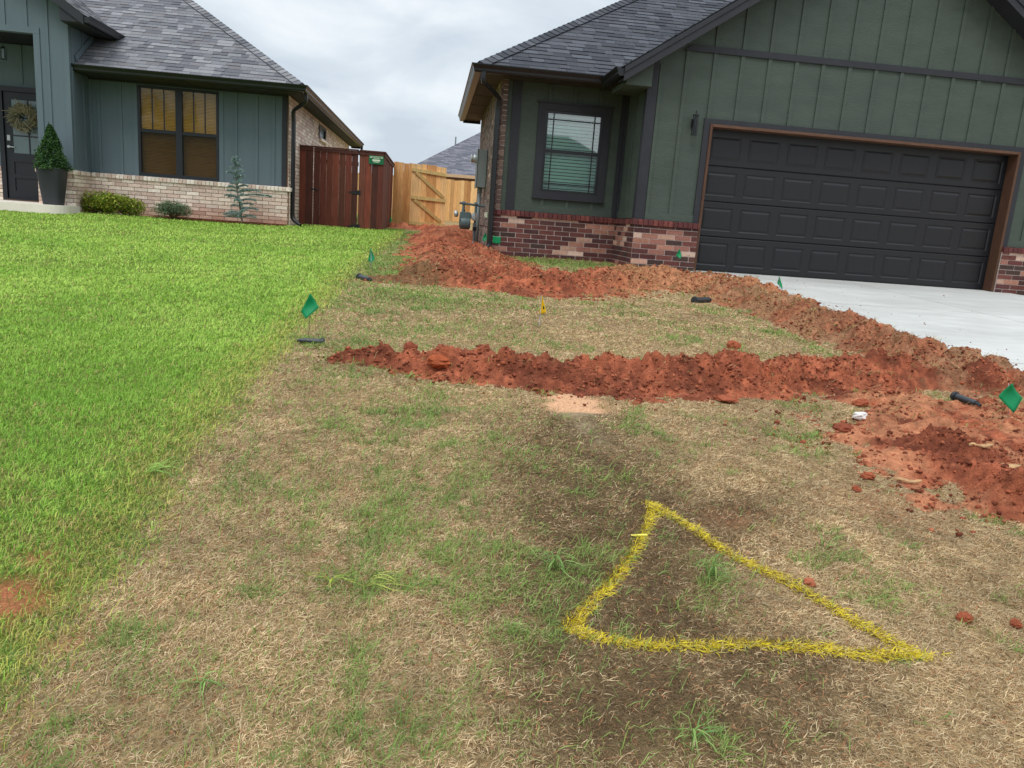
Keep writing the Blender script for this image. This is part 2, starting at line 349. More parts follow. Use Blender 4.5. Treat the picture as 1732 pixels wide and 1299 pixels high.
# ================================================================== driveway (structure)
def zd(y): return np.interp(y, [-8, 0, 3, 5, 11.5, 12], [.27, .375, .60, .715, .957, .962])
mb = MB(); ys = [-8, -4.0, -.9, 2.2, 5.3, 8.4, 11.72]; xs = [3.86, 6.5, 9.25]
for i in range(6):
    for j in range(2):
        for q in range(4):
            a, b = ys[i]+(ys[i+1]-ys[i])*q/4, ys[i]+(ys[i+1]-ys[i])*(q+1)/4
            a2 = a+(.008 if q == 0 else 0); b2 = b-(.008 if q == 3 else 0); x0, x1 = xs[j]+.007, xs[j+1]-.007; za, zb = float(zd(a2)), float(zd(b2))
            mb.hexa([(x0, a2, za-.14), (x1, a2, za-.14), (x1, b2, zb-.14), (x0, b2, zb-.14), (x0, a2, za), (x1, a2, za), (x1, b2, zb), (x0, b2, zb)])
mb.box(3.87, 9.24, -8, 11.71, .02, .25)
tag(mb.build('driveway', M_conc), 'pale grey concrete driveway running up to the black garage door', kind='structure')
# ================================================================== HOUSE RIGHT (green, garage)
GX0, GX1, GY, WY = 3.0, 9.94, 11.5, 12.75
H = thing('house', 'dark green board and batten house with black double garage door and red brick base', 'house', (6.4, 11.5, .93))
def garage_roof(x): return 3.72+.67*(x-2.58) if x < 6.47 else 3.72+.67*(10.36-x)
mb = MB()   # green siding walls
def prism(mb, pts, y0, y1, c=(1, 1, 1)):
    n = len(pts); f = [(x, y0, z) for x, z in pts]; b = [(x, y1, z) for x, z in pts]
    mb.quad(f, c); mb.quad(b[::-1], c)
    for i in range(n): mb.quad([f[i], b[i], b[(i+1) % n], f[(i+1) % n]], c)
OX0, OX1, OZ = 3.984, 8.95, 3.098
gy1 = GY+.12
prism(mb, [(GX0+.02, 1.6), (OX0, 1.6), (OX0, OZ), (OX0, garage_roof(OX0)-.12), (GX0+.02, garage_roof(GX0)-.12)], GY, gy1)
prism(mb, [(OX0, OZ), (OX1, OZ), (OX1, garage_roof(OX1)-.12), (6.47, garage_roof(6.47)-.12), (OX0, garage_roof(OX0)-.12)], GY, gy1)
prism(mb, [(OX1, 1.6), (GX1-.02, 1.6), (GX1-.02, garage_roof(GX1)-.12), (OX1, garage_roof(OX1)-.12)], GY, gy1)
mb.box(GX0+.02, GX0+.14, gy1, WY, 1.6, 3.68)            # return between garage and window bay
# window bay wall with opening
wx0, wx1, wz0, wz1 = 1.72, 2.655, 2.0, 3.26
for b in ((1.09, wx0, WY, WY+.12, 1.6, 3.7), (wx1, GX0+.02, WY, WY+.12, 1.6, 3.7), (wx0, wx1, WY, WY+.12, 1.6, wz0), (wx0, wx1, WY, WY+.12, wz1, 3.7)): mb.box(*b)
mb.box(GX1-.14, GX1-.02, gy1, 19, 1.0, 3.68)
# skirt boards
mb.box(3.15, 3.9, GY-.022, GY, 1.668, 1.775); mb.box(9.03, GX1-.04, GY-.022, GY, 1.668, 1.775); mb.box(1.32, 3.0, WY-.022, WY, 1.668, 1.775); mb.box(GX0-.002, GX0+.02, GY+.15, WY-.1, 1.668, 1.775)
prism(mb, [(2.63, 3.50), (3.0, 3.50), (3.0, 3.84), (2.63, 3.57)], 11.30, 12.2)
bx = [3.54+.4105*k for k in range(16)]
battens(mb, [x for x in bx if x < 3.86 or x > 9.06], GY, 1.775, 4.066)
battens(mb, [x for x in bx if 3.9 < x < 9.02], GY, 3.172, 4.066)
battens(mb, bx, GY, 4.156, lambda x: garage_roof(x)-.16)
battens(mb, [3.175], GY, 1.775, 3.85, .05)
battens(mb, [1.765, 2.175, 2.585], WY, 1.775, 1.90); battens(mb, [1.765, 2.175, 2.585], WY, 3.36, 3.64)
battens(mb, [12.12], GX0+.02, 1.7, 3.6, ax='y')
mb.build('siding', M_siding_g, H)
mb = MB()
mb.box(3.02, 3.135, GY-.026, GY+.003, 1.665, 3.93); mb.box(2.992, 3.019, GY-.026, GY+.11, 1.665, 3.70)         # corner board
mb.box(1.175, 1.31, WY-.026, WY+.003, 1.665, 3.65); mb.box(2.93, 3.017, WY-.03, WY+.003, 1.665, 3.65)
mb.box(2.988, 3.018, WY-.14, WY-.033, 1.665, 3.65)
mb.box(1.13, 2.985, WY-.02, WY+.002, 3.652, 3.70)
mb.box(GX1-.13, GX1, GY-.026, GY+.003, 1.665, 3.9)
prism(mb, [(3.47, 4.067), (9.47, 4.067), (9.35, 4.155), (3.59, 4.155)], GY-.03, GY+.002)                            # gable band
mb.box(3.894, OX0-.002, GY-.03, GY+.002, 1.665, 3.171); mb.box(OX1+.002, 9.04, GY-.03, GY+.002, 1.665, 3.171); mb.box(OX0-.002, OX1+.002, GY-.03, GY+.002, OZ+.002, 3.171)
mb.build('trim', M_trim, H)
mb = MB()   # cedar jambs
mb.box(OX0, OX0+.04, GY-.045, GY+.22, .96, OZ); mb.build('door_jamb', M_cedar, H, bevel=.003); mb = MB(); mb.box(OX1-.04, OX1, GY-.045, GY+.22, .96, OZ); mb.build('door_jamb', M_cedar, H, bevel=.003)
mb = MB(); mb.box(OX0+.041, OX1-.041, GY-.045, GY+.22, OZ-.04, OZ); mb.build('door_header', M_cedarh, H, bevel=.003)
# garage door: four sections, eight pressed panels each
dy = GY+.17; dx0, dx1 = OX0+.04, OX1-.04; sh = (OZ-.04-.965)/4
gd = None
for r in range(4):
    mb = MB(); z0 = .965+r*sh; z1 = z0+sh-.006; prof = [z0, z0+.03, z0+.045, z1-.045, z1-.03, z1]
    cwd = (dx1-dx0)/8; zi0, zi1 = z0+.085, z1-.085
    mb.box(dx0, dx1, dy+.018, dy+.05, z0, z1)
    for k in range(8):
        a, b = dx0+k*cwd, dx0+(k+1)*cwd; pa, pb = a+.062, b-.062
        def ring(o, i, yo, yi):
            for s_ in range(4):
                O = [(o[0], o[2]), (o[1], o[2]), (o[1], o[3]), (o[0], o[3])]; I = [(i[0], i[2]), (i[1], i[2]), (i[1], i[3]), (i[0], i[3])]
                t = (s_+1) % 4; mb.quad([(O[s_][0], yo, O[s_][1]), (O[t][0], yo, O[t][1]), (I[t][0], yi, I[t][1]), (I[s_][0], yi, I[s_][1])])
        ring((a, b, z0+.012, z1-.012), (pa, pb, zi0, zi1), dy, dy)
        ring((a, b, z0, z1), (a, b, z0+.012, z1-.012), dy+.01, dy)
        g1 = (pa+.016, pb-.016, zi0+.016, zi1-.016); g2 = (pa+.022, pb-.022, zi0+.022, zi1-.022); g3 = (pa+.05, pb-.05, zi0+.05, zi1-.05)
        ring((pa, pb, zi0, zi1), g1, dy, dy+.011); ring(g1, g2, dy+.011, dy+.011); ring(g2, g3, dy+.011, dy+.002)
        mb.quad([(g3[0], dy+.002, g3[2]), (g3[1], dy+.002, g3[2]), (g3[1], dy+.002, g3[3]), (g3[0], dy+.002, g3[3])])
    o_ = mb.build('garage_door_section' if r else 'garage_door_section', M_garage, H)
mb = MB(); mb.box(dx0, dx1, dy-.012, dy+.01, OZ-.058, OZ-.041); mb.box(dx0, dx0+.015, dy-.012, dy-.001, .965, OZ-.06); mb.box(dx1-.015, dx1, dy-.012, dy-.001, .965, OZ-.06); mb.box(dx0, dx1, dy-.008, dy+.009, .955, .972)
mb.build('weather_strip', M_black, H)
# bricks
def BW(par, mort, name, *a, **k):
    mb, mo = MB(), MB(); brick_wall(mb, mo, *a, **k); mb.build(name, M_brick, par); mo.build('mortar', mort, par)
def RLK(par, *a):
    mb = MB(); rowlock(mb, *a); mb.build('brick_ledge', M_brick, par)
Z0 = .86; HB = 1.578-Z0; bw = dict(pal=PAL_R, pal2=PAL_P, p2=.30)
BW(H, M_mort_r, 'brick_base', (GX0, GY-.06, Z0), (1, 0, 0), (0, -1, 0), OX0-.004-GX0, HB, **bw)
BW(H, M_mort_r, 'brick_base', (OX1+.004, GY-.06, Z0), (1, 0, 0), (0, -1, 0), GX1-OX1, HB, **bw)
BW(H, M_mort_r, 'brick_base', (GX0, WY-.06, Z0), (0, -1, 0), (-1, 0, 0), WY-GY-.012, HB, half=1, **bw)
BW(H, M_mort_r, 'brick_base', (.99, WY-.06, Z0), (1, 0, 0), (0, -1, 0), GX0-.99, HB, **bw)
RL = [srgb(112, 64, 61), srgb(100, 60, 59), srgb(122, 72, 66), srgb(94, 57, 56)]
RLK(H, (GX0-.03, GY-.06, 1.58), (1, 0, 0), (0, -1, 0), OX0-.004-GX0+.03, RL); RLK(H, (OX1+.004, GY-.06, 1.58), (1, 0, 0), (0, -1, 0), GX1-OX1, RL)
RLK(H, (GX0, WY-.095, 1.58), (0, -1, 0), (-1, 0, 0), WY-GY-.095, RL); RLK(H, (.96, WY-.06, 1.58), (1, 0, 0), (0, -1, 0), GX0-.96-.03, RL)
bs = dict(pal=[srgb(128, 112, 104), srgb(138, 120, 110), srgb(116, 100, 92), srgb(148, 132, 120)], pal2=PAL_P, p2=.04)
BW(H, M_mort_r, 'brick_side_wall', (.99, 17.9, Z0), (0, -1, 0), (-1, 0, 0), 17.9-WY+.03, 3.66-Z0, **bs)
BW(H, M_mort_r, 'brick_side_wall', (.99, WY-.03, 1.6), (1, 0, 0), (0, -1, 0), .10, 2.06, pal=[srgb(112, 92, 84), srgb(98, 80, 74), srgb(122, 102, 92)])
BW(H, M_mort_r, 'brick_footing', (.94, 17.9, Z0), (0, -1, 0), (-1, 0, 0), 17.9-WY-.1, .5, half=1, backing=.048, **bs)
mb = MB(); mb.box(.93, .99, WY+.12, 17.9, 1.362, 1.378, PAL_R[0]); mb.build('brick_ledge', M_brick, H)
mb = MB(); mb.box(1.03, 9.8, WY+.3, 17.86, .8, 3.7); mb.box(3.2, 9.75, 11.8, WY+.3, .8, 3.6); mb.build('inner_wall', M_soffdk, H)
# window
mb = MB(); mb.box(1.60, wx0, WY-.03, WY+.002, 1.905, 3.36); mb.box(wx1, 2.775, WY-.03, WY+.002, 1.905, 3.36); mb.box(wx0, wx1, WY-.03, WY+.002, wz1, 3.36); mb.box(wx0, wx1, WY-.03, WY+.002, 1.905, wz0)
mb.box(1.57, 2.80, WY-.042, WY-.001, 3.362, 3.392); mb.box(1.59, 2.785, WY-.05, WY-.001, 1.885, 1.904)
wn = mb.build('window', M_trim, H)
mb = MB(); f = .04
for a in ((wx0, wx0+f, wz0, wz1), (wx1-f, wx1, wz0, wz1), (wx0+f, wx1-f, wz1-f, wz1), (wx0+f, wx1-f, wz0, wz0+f)): mb.box(a[0], a[1], WY-.012, WY+.06, a[2], a[3])
mb.box(wx0+f, wx1-f, WY-.004, WY+.055, 2.615, 2.665); mb.build('window_frame', M_black, wn)
mb = MB()
for x in (wx0+.135, wx1-.135):
    mb.box(x-.009, x+.009, WY-.004, WY+.006, wz0+f, 2.615); mb.box(x-.009, x+.009, WY-.004, WY+.006, 2.665, wz1-f)
for z in (wz0+.135, wz1-.135): mb.box(wx0+f, wx1-f, WY-.006, WY+.005, z-.009, z+.009)
mb.build('grille', M_black, wn)
mb = MB(); mb.quad([(wx0+.02, WY+.009, wz0+.02), (wx1-.02, WY+.009, wz0+.02), (wx1-.02, WY+.009, wz1-.02), (wx0+.02, WY+.009, wz1-.02)]); mb.build('pane', M_glassr, wn)
M_blindw = mat('white_blind', srgb(206, 224, 210), .6, attr=True, var=.03)
mb = MB(); blinds(mb, wx0+.03, wx1-.03, WY+.075, wz0+.02, wz1-.03, .052, srgb(226, 250, 236), tilt=.6); mb.build('blind', M_blindw, wn)
# roofs
RY0 = 12.27; RX0 = .60; RY1, RX1 = 18.44, 10.4; hz = 3.755; hh = 4.25; rz = hz+.67*hh
mb = MB()
c1, c2, c3, c4 = (RX0, RY0, hz), (RX1, RY0, hz), (RX1, RY1, hz), (RX0, RY1, hz); r1, r2 = (RX0+hh, RY0+hh, rz), (RX1-hh, RY0+hh, rz)
for q in ([c1, c2, r2, r1], [c2, c3, r2], [c3, c4, r1, r2], [c4, c1, r1], [c4, c3, c2, c1]): mb.quad(q, SH_R[0])
sl67 = math.hypot(1, .67)
shingles(mb, (RX0, RY0-.03, hz+.004-.02), (1, 0, 0), (0, 1, .67), lambda v: (v/sl67, RX1-RX0-v/sl67), hh*sl67+.03, SH_R)
shingles(mb, (RX0-.03, RY1, hz+.004-.02), (0, -1, 0), (1, 0, .67), lambda v: ((RY1-RY0-hh)*v/(hh*sl67), RY1-RY0-v/sl67), hh*sl67, SH_R)
hipcap(mb, c1, r1, SH_R); hipcap(mb, c4, r1, SH_R)
mb.build('roof', M_shing, H)
mb = MB(); ry = 11.17
A = (2.56, 3.715); B = (6.47, 3.715+.67*3.91); D = (10.38, 3.715)
for (a, b) in ((A, B), (D, B)):
    mb.hexa([(a[0], ry, a[1]-.10), (b[0], ry, b[1]-.10), (b[0], 16.5, b[1]-.10), (a[0], 16.5, a[1]-.10), (a[0], ry, a[1]), (b[0], ry, b[1]), (b[0], 16.5, b[1]), (a[0], 16.5, a[1])], SH_R[1])
shingles(mb, (2.53, 16.4, 3.70), (0, -1, 0), (1, 0, .67), lambda v: (0, 16.4-ry+.02), 3.94*sl67, SH_R)
shingles(mb, (10.41, ry-.02, 3.70), (0, 1, 0), (-1, 0, .67), lambda v: (0, 5.2), 3.94*sl67, SH_R)
mb.build('garage_roof', M_shing, H)
mb = MB()   # rake boards (two steps) and fascia
for (a, b) in ((A, B), (D, B)):
    for y_, dz0, dz1, q in ((ry-.02, -.20, -.012, .03), (ry-.035, -.085, -.012, .02)):
        mb.hexa([(a[0], y_, a[1]+dz0), (b[0], y_, b[1]+dz0), (b[0], y_+q, b[1]+dz0), (a[0], y_+q, a[1]+dz0), (a[0], y_, a[1]+dz1), (b[0], y_, b[1]+dz1), (b[0], y_+q, b[1]+dz1), (a[0], y_+q, a[1]+dz1)])
    mb.hexa([(a[0], ry+.01, a[1]-.175), (b[0], ry+.01, b[1]-.175), (b[0], GY-.001, b[1]-.175), (a[0], GY-.001, a[1]-.175), (a[0], ry+.01, a[1]-.15), (b[0], ry+.01, b[1]-.15), (b[0], GY-.001, b[1]-.15), (a[0], GY-.001, a[1]-.15)])
mb.build('rake_board', M_trim, H)
mb = MB(); mb.box(.64, 2.98, 12.29, WY+.1, 3.655, 3.675); mb.box(.64, .99, WY+.1, 18.38, 3.655, 3.675); mb.box(2.62, 2.98, 11.5, 12.29, 3.60, 3.62)
for y in np.arange(13.4, 18.3, 1.2): mb.box(.66, .98, y, y+.015, 3.65, 3.656)
mb.build('soffit', M_soffit, H)
mb = MB()
mb.sweep(GUT, [(2.62, RY0), (RX0, RY0), (RX0, RY1)][::-1], 3.745) if 0 else None
pth = [(RX0, RY1), (RX0, RY0), (2.62, RY0)]; mb.sweep(GUT, pth, 3.745)      # outward is on the right of travel
mb.sweep(GUT, [(2.56, 12.2), (2.56, ry)], 3.70)
mb.box(RX0+.002, RX0+.03, RY0+.03, RY1, 3.64, 3.74); mb.box(RX0, 2.6, RY0+.002, RY0+.03, 3.64, 3.74)
mb.box(RX0, 1.0, RY1, RY1+.02, 3.60, 3.74)
mb.build('gutter', M_black, H)
gy_ = 12.22; P = [at(811, 124, 12.25)]; P = [(.66, 12.2, 3.64), (.66, 12.2, 3.50), (.94, 12.52, 3.34), (.94, 12.58, 3.2), (.94, 12.58, 1.05), (.83, 12.42, .97)]
downspout('downspout', H, P)
sc = MB(); X, Z = 3.725, 3.08
sc.box(X-.03, X+.03, GY-.045, GY-.021, Z-.06, Z+.06); sc.bar((X, GY-.03, Z+.02), (X, GY-.12, Z+.02), .02, .02)
for dx in (-.028, .028):
    for dy_ in (-.028, .028): sc.bar((X+dx, GY-.12+dy_, Z-.16), (X+dx, GY-.12+dy_, Z+.10), .008, .008)
sc.box(X-.036, X+.036, GY-.156, GY-.084, Z+.10, Z+.115); sc.box(X-.033, X+.033, GY-.153, GY-.087, Z-.172, Z-.16); sc.bar((X, GY-.12, Z+.115), (X, GY-.12, Z+.17), .016, .016)
lt = thing('wall_lantern', 'narrow black wall lantern beside the garage door', 'lantern', (X, GY, Z)); sc.build('lantern_frame', M_black, lt)
sc = MB(); sc.lathe([(.022, -.15), (.022, .09)], (X, GY-.12, Z), 12); sc.build('glass_tube', M_blackpaint, lt)
# ================================================================== HOUSE LEFT (blue)
LY, PY = 17.0, 16.2
HL = thing('house', 'slate blue house with pale tan brick base and paired amber window', 'house', (-7, 17, 1.05))
def proof(x): return 4.60+.67*(-6.50-x)
PX0, PX1 = -11.4, -6.91; pridge = -9.15
mb = MB()
X0, X1, Zb, Zt = -5.99, -4.41, 1.864, 3.61
for b in ((PX1-.02, X0, LY, LY+.12, 1.75, 3.7), (X1, -3.07, LY, LY+.12, 1.75, 3.7), (X0, X1, LY, LY+.12, Zt, 3.7), (X0, X1, LY, LY+.12, 1.75, Zb)): mb.box(*b)
ox = -7.53
prism(mb, [(ox, 1.75), (PX1, 1.75), (PX1, proof(PX1)-.14), (ox, proof(ox)-.14)], PY, PY+.14)
prism(mb, [(PX0+.6, 4.25), (ox, 4.25), (ox, proof(ox)-.14), (pridge, proof(pridge)-.14), (PX0+.6, 4.68)], PY, PY+.14)
prism(mb, [(PX0, 1.1), (PX0+.6, 1.1), (PX0+.6, 4.68), (PX0, 4.45)], PY, PY+.14)
mb.box(PX1-.14, PX1, PY+.14, 18.6, 1.75, 4.62)
mb.box(ox-.0, ox+.1, PY+.14, 17.6, 1.1, 4.25); mb.box(PX0, -8.86, 17.6, 17.72, 1.84, 4.25); mb.box(-8.86, -7.86, 17.6, 17.72, 3.42, 4.25); mb.box(-7.86, ox, 17.6, 17.72, 1.1, 4.25)
lb = [at(170.7, 270, 17)[0], at(206.7, 270, 17)[0], at(399.5, 270, 17)[0], at(434, 270, 17)[0], at(462.5, 270, 17)[0]]
battens(mb, lb, LY, 1.84, 3.63); battens(mb, [X0-.05, X1+.05], LY, 1.84, 3.63, .09, .012); battens(mb, [-6.88], LY, 1.84, 3.63, .06)
for u, v in ((45, 200), (315, 200)): battens(mb, [at(u*.1386, v*.1386, PY)[0]], PY, 4.36, 5.6)
battens(mb, [at(585*.1386, 600*.1386, PY)[0]], PY, 1.84, 4.9, .05); battens(mb, [at(140*.1386, 0, PY)[0]-.62], PY, 4.36, 5.6)
battens(mb, [-6.958], PY, 1.84, 4.72, .095, .02); battens(mb, [ox+.055], PY, 1.84, 4.25, .11, .02)
mb.box(PX0+.6, ox+.11, PY-.021, PY+.002, 4.252, 4.36)
battens(mb, [16.72, 17.15], PX1, 4.0, 4.5, ax='y') if 0 else None
for y in (16.3, 16.75, 17.15): mb.box(PX1-.003, PX1+.019, y-.03, y+.03, 1.84 if y < 17 else 4.3, 4.52)
for x in (-8.45, -9.3, -9.75): battens(mb, [x], 17.6, 3.5 if x > -9 else 1.9, 4.24)
mb.build('siding', M_siding_b, HL)
mb = MB(); mb.bar((PX1+.012, 16.42, 3.90), (PX1+.012, 17.65, 3.90+.67*1.23), .03, .13); mb.build('roof_flashing', M_siding_b, HL)
mb = MB(); mb.box(-3.15, -3.075, LY-.025, LY+.003, 1.84, 3.655); mb.box(-3.074, -3.05, LY-.03, LY+.02, 1.84, 3.655); mb.box(PX1, -3.16, LY-.015, LY+.002, 3.632, 3.70)
mb.build('corner_board', M_trim, HL)
def stainL(x, z, c):
    k = max(0, 1-z/.42)*max(0, min(1, (x-.3)/.8))*.75; r = srgb(176, 112, 84)
    return tuple(c[i]*(1-k)+r[i]*k for i in range(3))
ZL = 1.0
for a in (((PX1-.03, LY-.1, ZL), (1, 0, 0), (0, -1, 0), 3.935), ((-2.975, LY-.1, ZL), (0, 1, 0), (1, 0, 0), .1)): BW(HL, M_mort_l, 'brick_base', *a, .752, PAL_L, stain=stainL)
for a in (((ox-.03, PY-.05, ZL), (1, 0, 0), (0, -1, 0), PX1+.02-ox+.03), ((PX1+.02, PY-.05, ZL), (0, 1, 0), (1, 0, 0), LY-PY-.05), ((ox-.03, PY+1.35, ZL), (0, -1, 0), (-1, 0, 0), 1.38), ((PX0, 17.56, ZL), (1, 0, 0), (0, -1, 0), -8.92-PX0)): BW(HL, M_mort_l, 'brick_base', *a, .752, PAL_L)
RLL = [srgb(234, 218, 202), srgb(222, 200, 184), srgb(240, 226, 212), srgb(212, 186, 170)]
for a in (((PX1+.05, LY-.1, 1.755), (1, 0, 0), (0, -1, 0), 3.90), ((-2.975, LY-.13, 1.755), (0, 1, 0), (1, 0, 0), .14), ((ox-.06, PY-.05, 1.755), (1, 0, 0), (0, -1, 0), PX1+.05-ox+.06), ((PX1+.02, PY-.05, 1.755), (0, 1, 0), (1, 0, 0), LY-PY-.1), ((ox-.03, PY+1.3, 1.755), (0, -1, 0), (-1, 0, 0), 1.3), ((PX0, 17.56, 1.755), (1, 0, 0), (0, -1, 0), -8.92-PX0)): RLK(HL, *a, RLL)
SPAL = [mulc(c, .98) for c in PAL_L]
swy0, swy1 = 21.3, 22.5
BW(HL, M_mort_l, 'brick_side_wall', (-3.012, LY-.02, ZL), (0, 1, 0), (1, 0, 0), 28.6-LY, 3.68-ZL, SPAL, skip=[(swy0-LY, swy1-LY, 2.26-.02, 2.56)])
mb = MB(); mb.box(-3.1, -3.06, swy0, swy1, 3.24, 3.56); mb.box(-3.06, -3.0, swy0, swy0+.05, 3.24, 3.56); mb.box(-3.06, -3.0, swy1-.05, swy1, 3.24, 3.56); mb.box(-3.06, -3.0, swy0+.05, swy1-.05, 3.24, 3.29); mb.box(-3.06, -3.0, swy0+.05, swy1-.05, 3.51, 3.56); wq = mb.build('side_window', M_black, HL)
mb = MB(); mb.box(-3.045, -3.04, swy0+.05, swy1-.05, 3.29, 3.51); mb.build('pane', M_frost, wq)
mb = MB(); mb.box(-3.02, -2.94, swy0-.05, swy1+.05, 3.17, 3.235, PAL_L[2]); mb.build('window_sill', M_brick, wq)
mb = MB(); mb.box(-6.9, -3.06, LY+.5, 28.6, 1.0, 3.7); mb.box(-13.9, -6.9, 18.61, 28.6, 1.0, 3.7); mb.box(-13.9, PX1-.14, 18.0, 18.6, 1.0, 3.7); mb.build('inner_wall', M_soffdk, HL)
# paired window
mb = MB(); T = .05
for a, b in ((X0, -5.94), (-5.255, -5.13), (-4.46, X1)): mb.box(a, b, LY-.02, LY+.07, Zb, Zt)
for a, b in ((-5.94, -5.255), (-5.13, -4.46)):
    mb.box(a, b, LY-.018, LY+.068, Zt-.045, Zt); mb.box(a, b, LY-.018, LY+.068, Zb, Zb+.05); mb.box(a, b, LY-.008, LY+.06, 2.715, 2.775)
wl = mb.build('window', M_blackpaint, HL)
for a, b in ((-5.94, -5.255), (-5.13, -4.46)):
    for k in (1, 2): mb = MB(); x = a+(b-a)*k/3; mb.box(x-.012, x+.012, LY+.006, LY+.018, 2.775, Zt-.045); mb.build('grille_bar', M_black, wl)
for a, b in ((-5.94, -5.255), (-5.13, -4.46)):
    mb = MB(); mb.quad([(a, LY+.012, Zb+.04), (b, LY+.012, Zb+.04), (b, LY+.012, Zt-.04), (a, LY+.012, Zt-.04)]); mb.build('pane', M_glass, wl)
M_screen = glassmat('insect_screen', (.42, .40, .36), .02, .6)
mb = MB()
for a, b in ((-5.94, -5.255), (-5.13, -4.46)): mb.quad([(a, LY+.004, Zb+.04), (b, LY+.004, Zb+.04), (b, LY+.004, 2.72), (a, LY+.004, 2.72)])
mb.build('insect_screen', M_screen, wl)
M_blinda = mat('bamboo_blind', rough=.7, attr=True, var=.22, vsc=6, stretch=(1, 1, 14))
for a, b in ((-5.97, -5.235), (-5.15, -4.43)):
    mb = MB(); blinds(mb, a, b, LY+.09, Zb, Zt, .028, srgb(206, 158, 70), tilt=.05, depth=.02); mb.build('blind', M_blinda, wl)
# left roof
lz, LX1, LX0, LY0, LY1 = 3.80, -2.66, -14.0, 16.36, 29.2; hw = (LX1-LX0)/2
mb = MB(); c1, c2, c3, c4 = (LX0, LY0, lz), (LX1, LY0, lz), (LX1, LY1, lz), (LX0, LY1, lz); r1, r2 = (LX1-hw, LY0+hw, lz+.67*hw), (LX1-hw, LY1-hw, lz+.67*hw)
yp = 17.75; zp = lz+.67*(yp-LY0); pa_, pb_ = (PX1-.02, LY0, lz), (PX1-.02, yp, zp); ph_ = (LX0+yp-LY0, yp, zp)
for q in ([pa_, c2, r1, pb_], [pb_, r1, ph_], [c2, c3, r2, r1], [c3, c4, r2], [c4, c1, r1, r2], [(PX1-.02, LY1, lz), c3, c2, pa_], [c4, (PX1-.02, LY1, lz), (PX1-.02, yp, lz), (LX0, yp, lz)]): mb.quad(q, SH_L[0])
shingles(mb, (LX0, LY0-.03, lz-.016), (1, 0, 0), (0, 1, .67), lambda v: (max(v/sl67, PX1-LX0+.04 if v < 1.67 else 3.5), LX1-LX0-v/sl67), hw*sl67, SH_L)
shingles(mb, (LX1+.03, LY0, lz-.016), (0, 1, 0), (-1, 0, .67), lambda v: (v/sl67, LY1-LY0-v/sl67), hw*sl67, SH_L, tmin=.3, tmax=.8)
hipcap(mb, c2, r1, SH_L)
mb.build('roof', M_shing, HL)
mb = MB(); y0 = 15.88
A = (-6.50, 4.60); B = (pridge, 4.60+.67*(-6.5-pridge)); D = (2*pridge+6.5, 4.60)
for (a, b) in ((A, B), (D, B)):
    mb.hexa([(a[0], y0, a[1]-.08), (b[0], y0, b[1]-.08), (b[0], 20.4, b[1]-.08), (a[0], 20.4, a[1]-.08), (a[0], y0, a[1]), (b[0], y0, b[1]), (b[0], 20.4, b[1]), (a[0], 20.4, a[1])], SH_L[1])
shingles(mb, (-6.47, y0-.02, 4.59), (0, 1, 0), (-1, 0, .67), lambda v: (0, 4.4), 2.68*sl67, SH_L)
mb.build('porch_roof', M_shing, HL)
mb = MB()
for (a, b) in ((A, B), (D, B)):
    mb.hexa([(a[0], y0-.02, a[1]-.17), (b[0], y0-.02, b[1]-.17), (b[0], y0+.01, b[1]-.17), (a[0], y0+.01, a[1]-.17), (a[0], y0-.02, a[1]-.01), (b[0], y0-.02, b[1]-.01), (b[0], y0+.01, b[1]-.01), (a[0], y0+.01, a[1]-.01)])
prism(mb, [(-6.92, 4.47), (-6.53, 4.47), (-6.53, 4.57), (-6.92, 4.83)], y0+.012, y0+.03)
mb.build('rake_board', M_trim, HL)
mb = MB(); mb.box(-6.905, -6.52, y0+.03, 18, 4.455, 4.475); mb.box(PX1+.001, -2.7, LY0+.03, LY-.001, 3.665, 3.685); mb.box(-3.02, -2.7, LY, 29.1, 3.665, 3.685); 
mb.build('soffit', M_soffdk, HL)
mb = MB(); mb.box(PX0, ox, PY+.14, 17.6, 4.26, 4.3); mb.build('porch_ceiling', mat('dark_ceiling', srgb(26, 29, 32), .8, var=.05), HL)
mb = MB(); mb.sweep(GUT, [(PX1+.002, LY0), (LX1, LY0), (LX1, LY1)], 3.79); mb.box(PX1, LX1, LY0+.002, LY0+.03, 3.68, 3.79); mb.box(LX1-.03, LX1-.002, LY0+.03, LY1, 3.68, 3.79); mb.box(-3.0, LX1, LY1, LY1+.03, 3.62, 3.79)
mb.sweep(GUT, [(-6.50, y0), (-6.50, 17.62)], 4.585); mb.build('gutter', M_black, HL)
downspout('downspout', HL, [(-2.62, 16.6, 3.70), (-2.62, 16.6, 3.52), (-2.93, 16.98, 3.38), (-2.93, 17.05, 3.2), (-2.93, 17.05, 1.2), (-2.75, 16.95, 1.08)])
downspout('downspout', HL, [(-2.60, 29.0, 3.70), (-2.60, 29.0, 3.55), (-2.9, 29.0, 3.38), (-3.3, 29.0, 3.3)])
# front door
mb = MB(); mb.box(-8.92, -8.83, 17.54, 17.62, 1.17, 3.42); mb.box(-7.89, -7.80, 17.54, 17.62, 1.17, 3.42); mb.box(-8.92, -7.80, 17.535, 17.62, 3.33, 3.43); mb.box(-8.83, -7.89, 17.5, 17.6, 1.165, 1.2, (1, 1, 1))
mb.build('door_frame', M_blackpaint, HL)
mb = MB(); dxa, dxb = -8.82, -7.90
mb.box(dxa, dxb, 17.60, 17.62, 1.2, 3.33)
for a in ((dxa, dxa+.14, 1.2, 3.33), (dxb-.14, dxb, 1.2, 3.33), (dxa+.14, dxb-.14, 3.18, 3.33), (dxa+.14, dxb-.14, 1.2, 1.36), (dxa+.14, dxb-.14, 1.95, 2.12), (dxa+.14, dxb-.14, 1.62, 1.70)): mb.box(a[0], a[1], 17.58, 17.601, a[2], a[3])
dr = mb.build('front_door', M_blackpaint, HL)
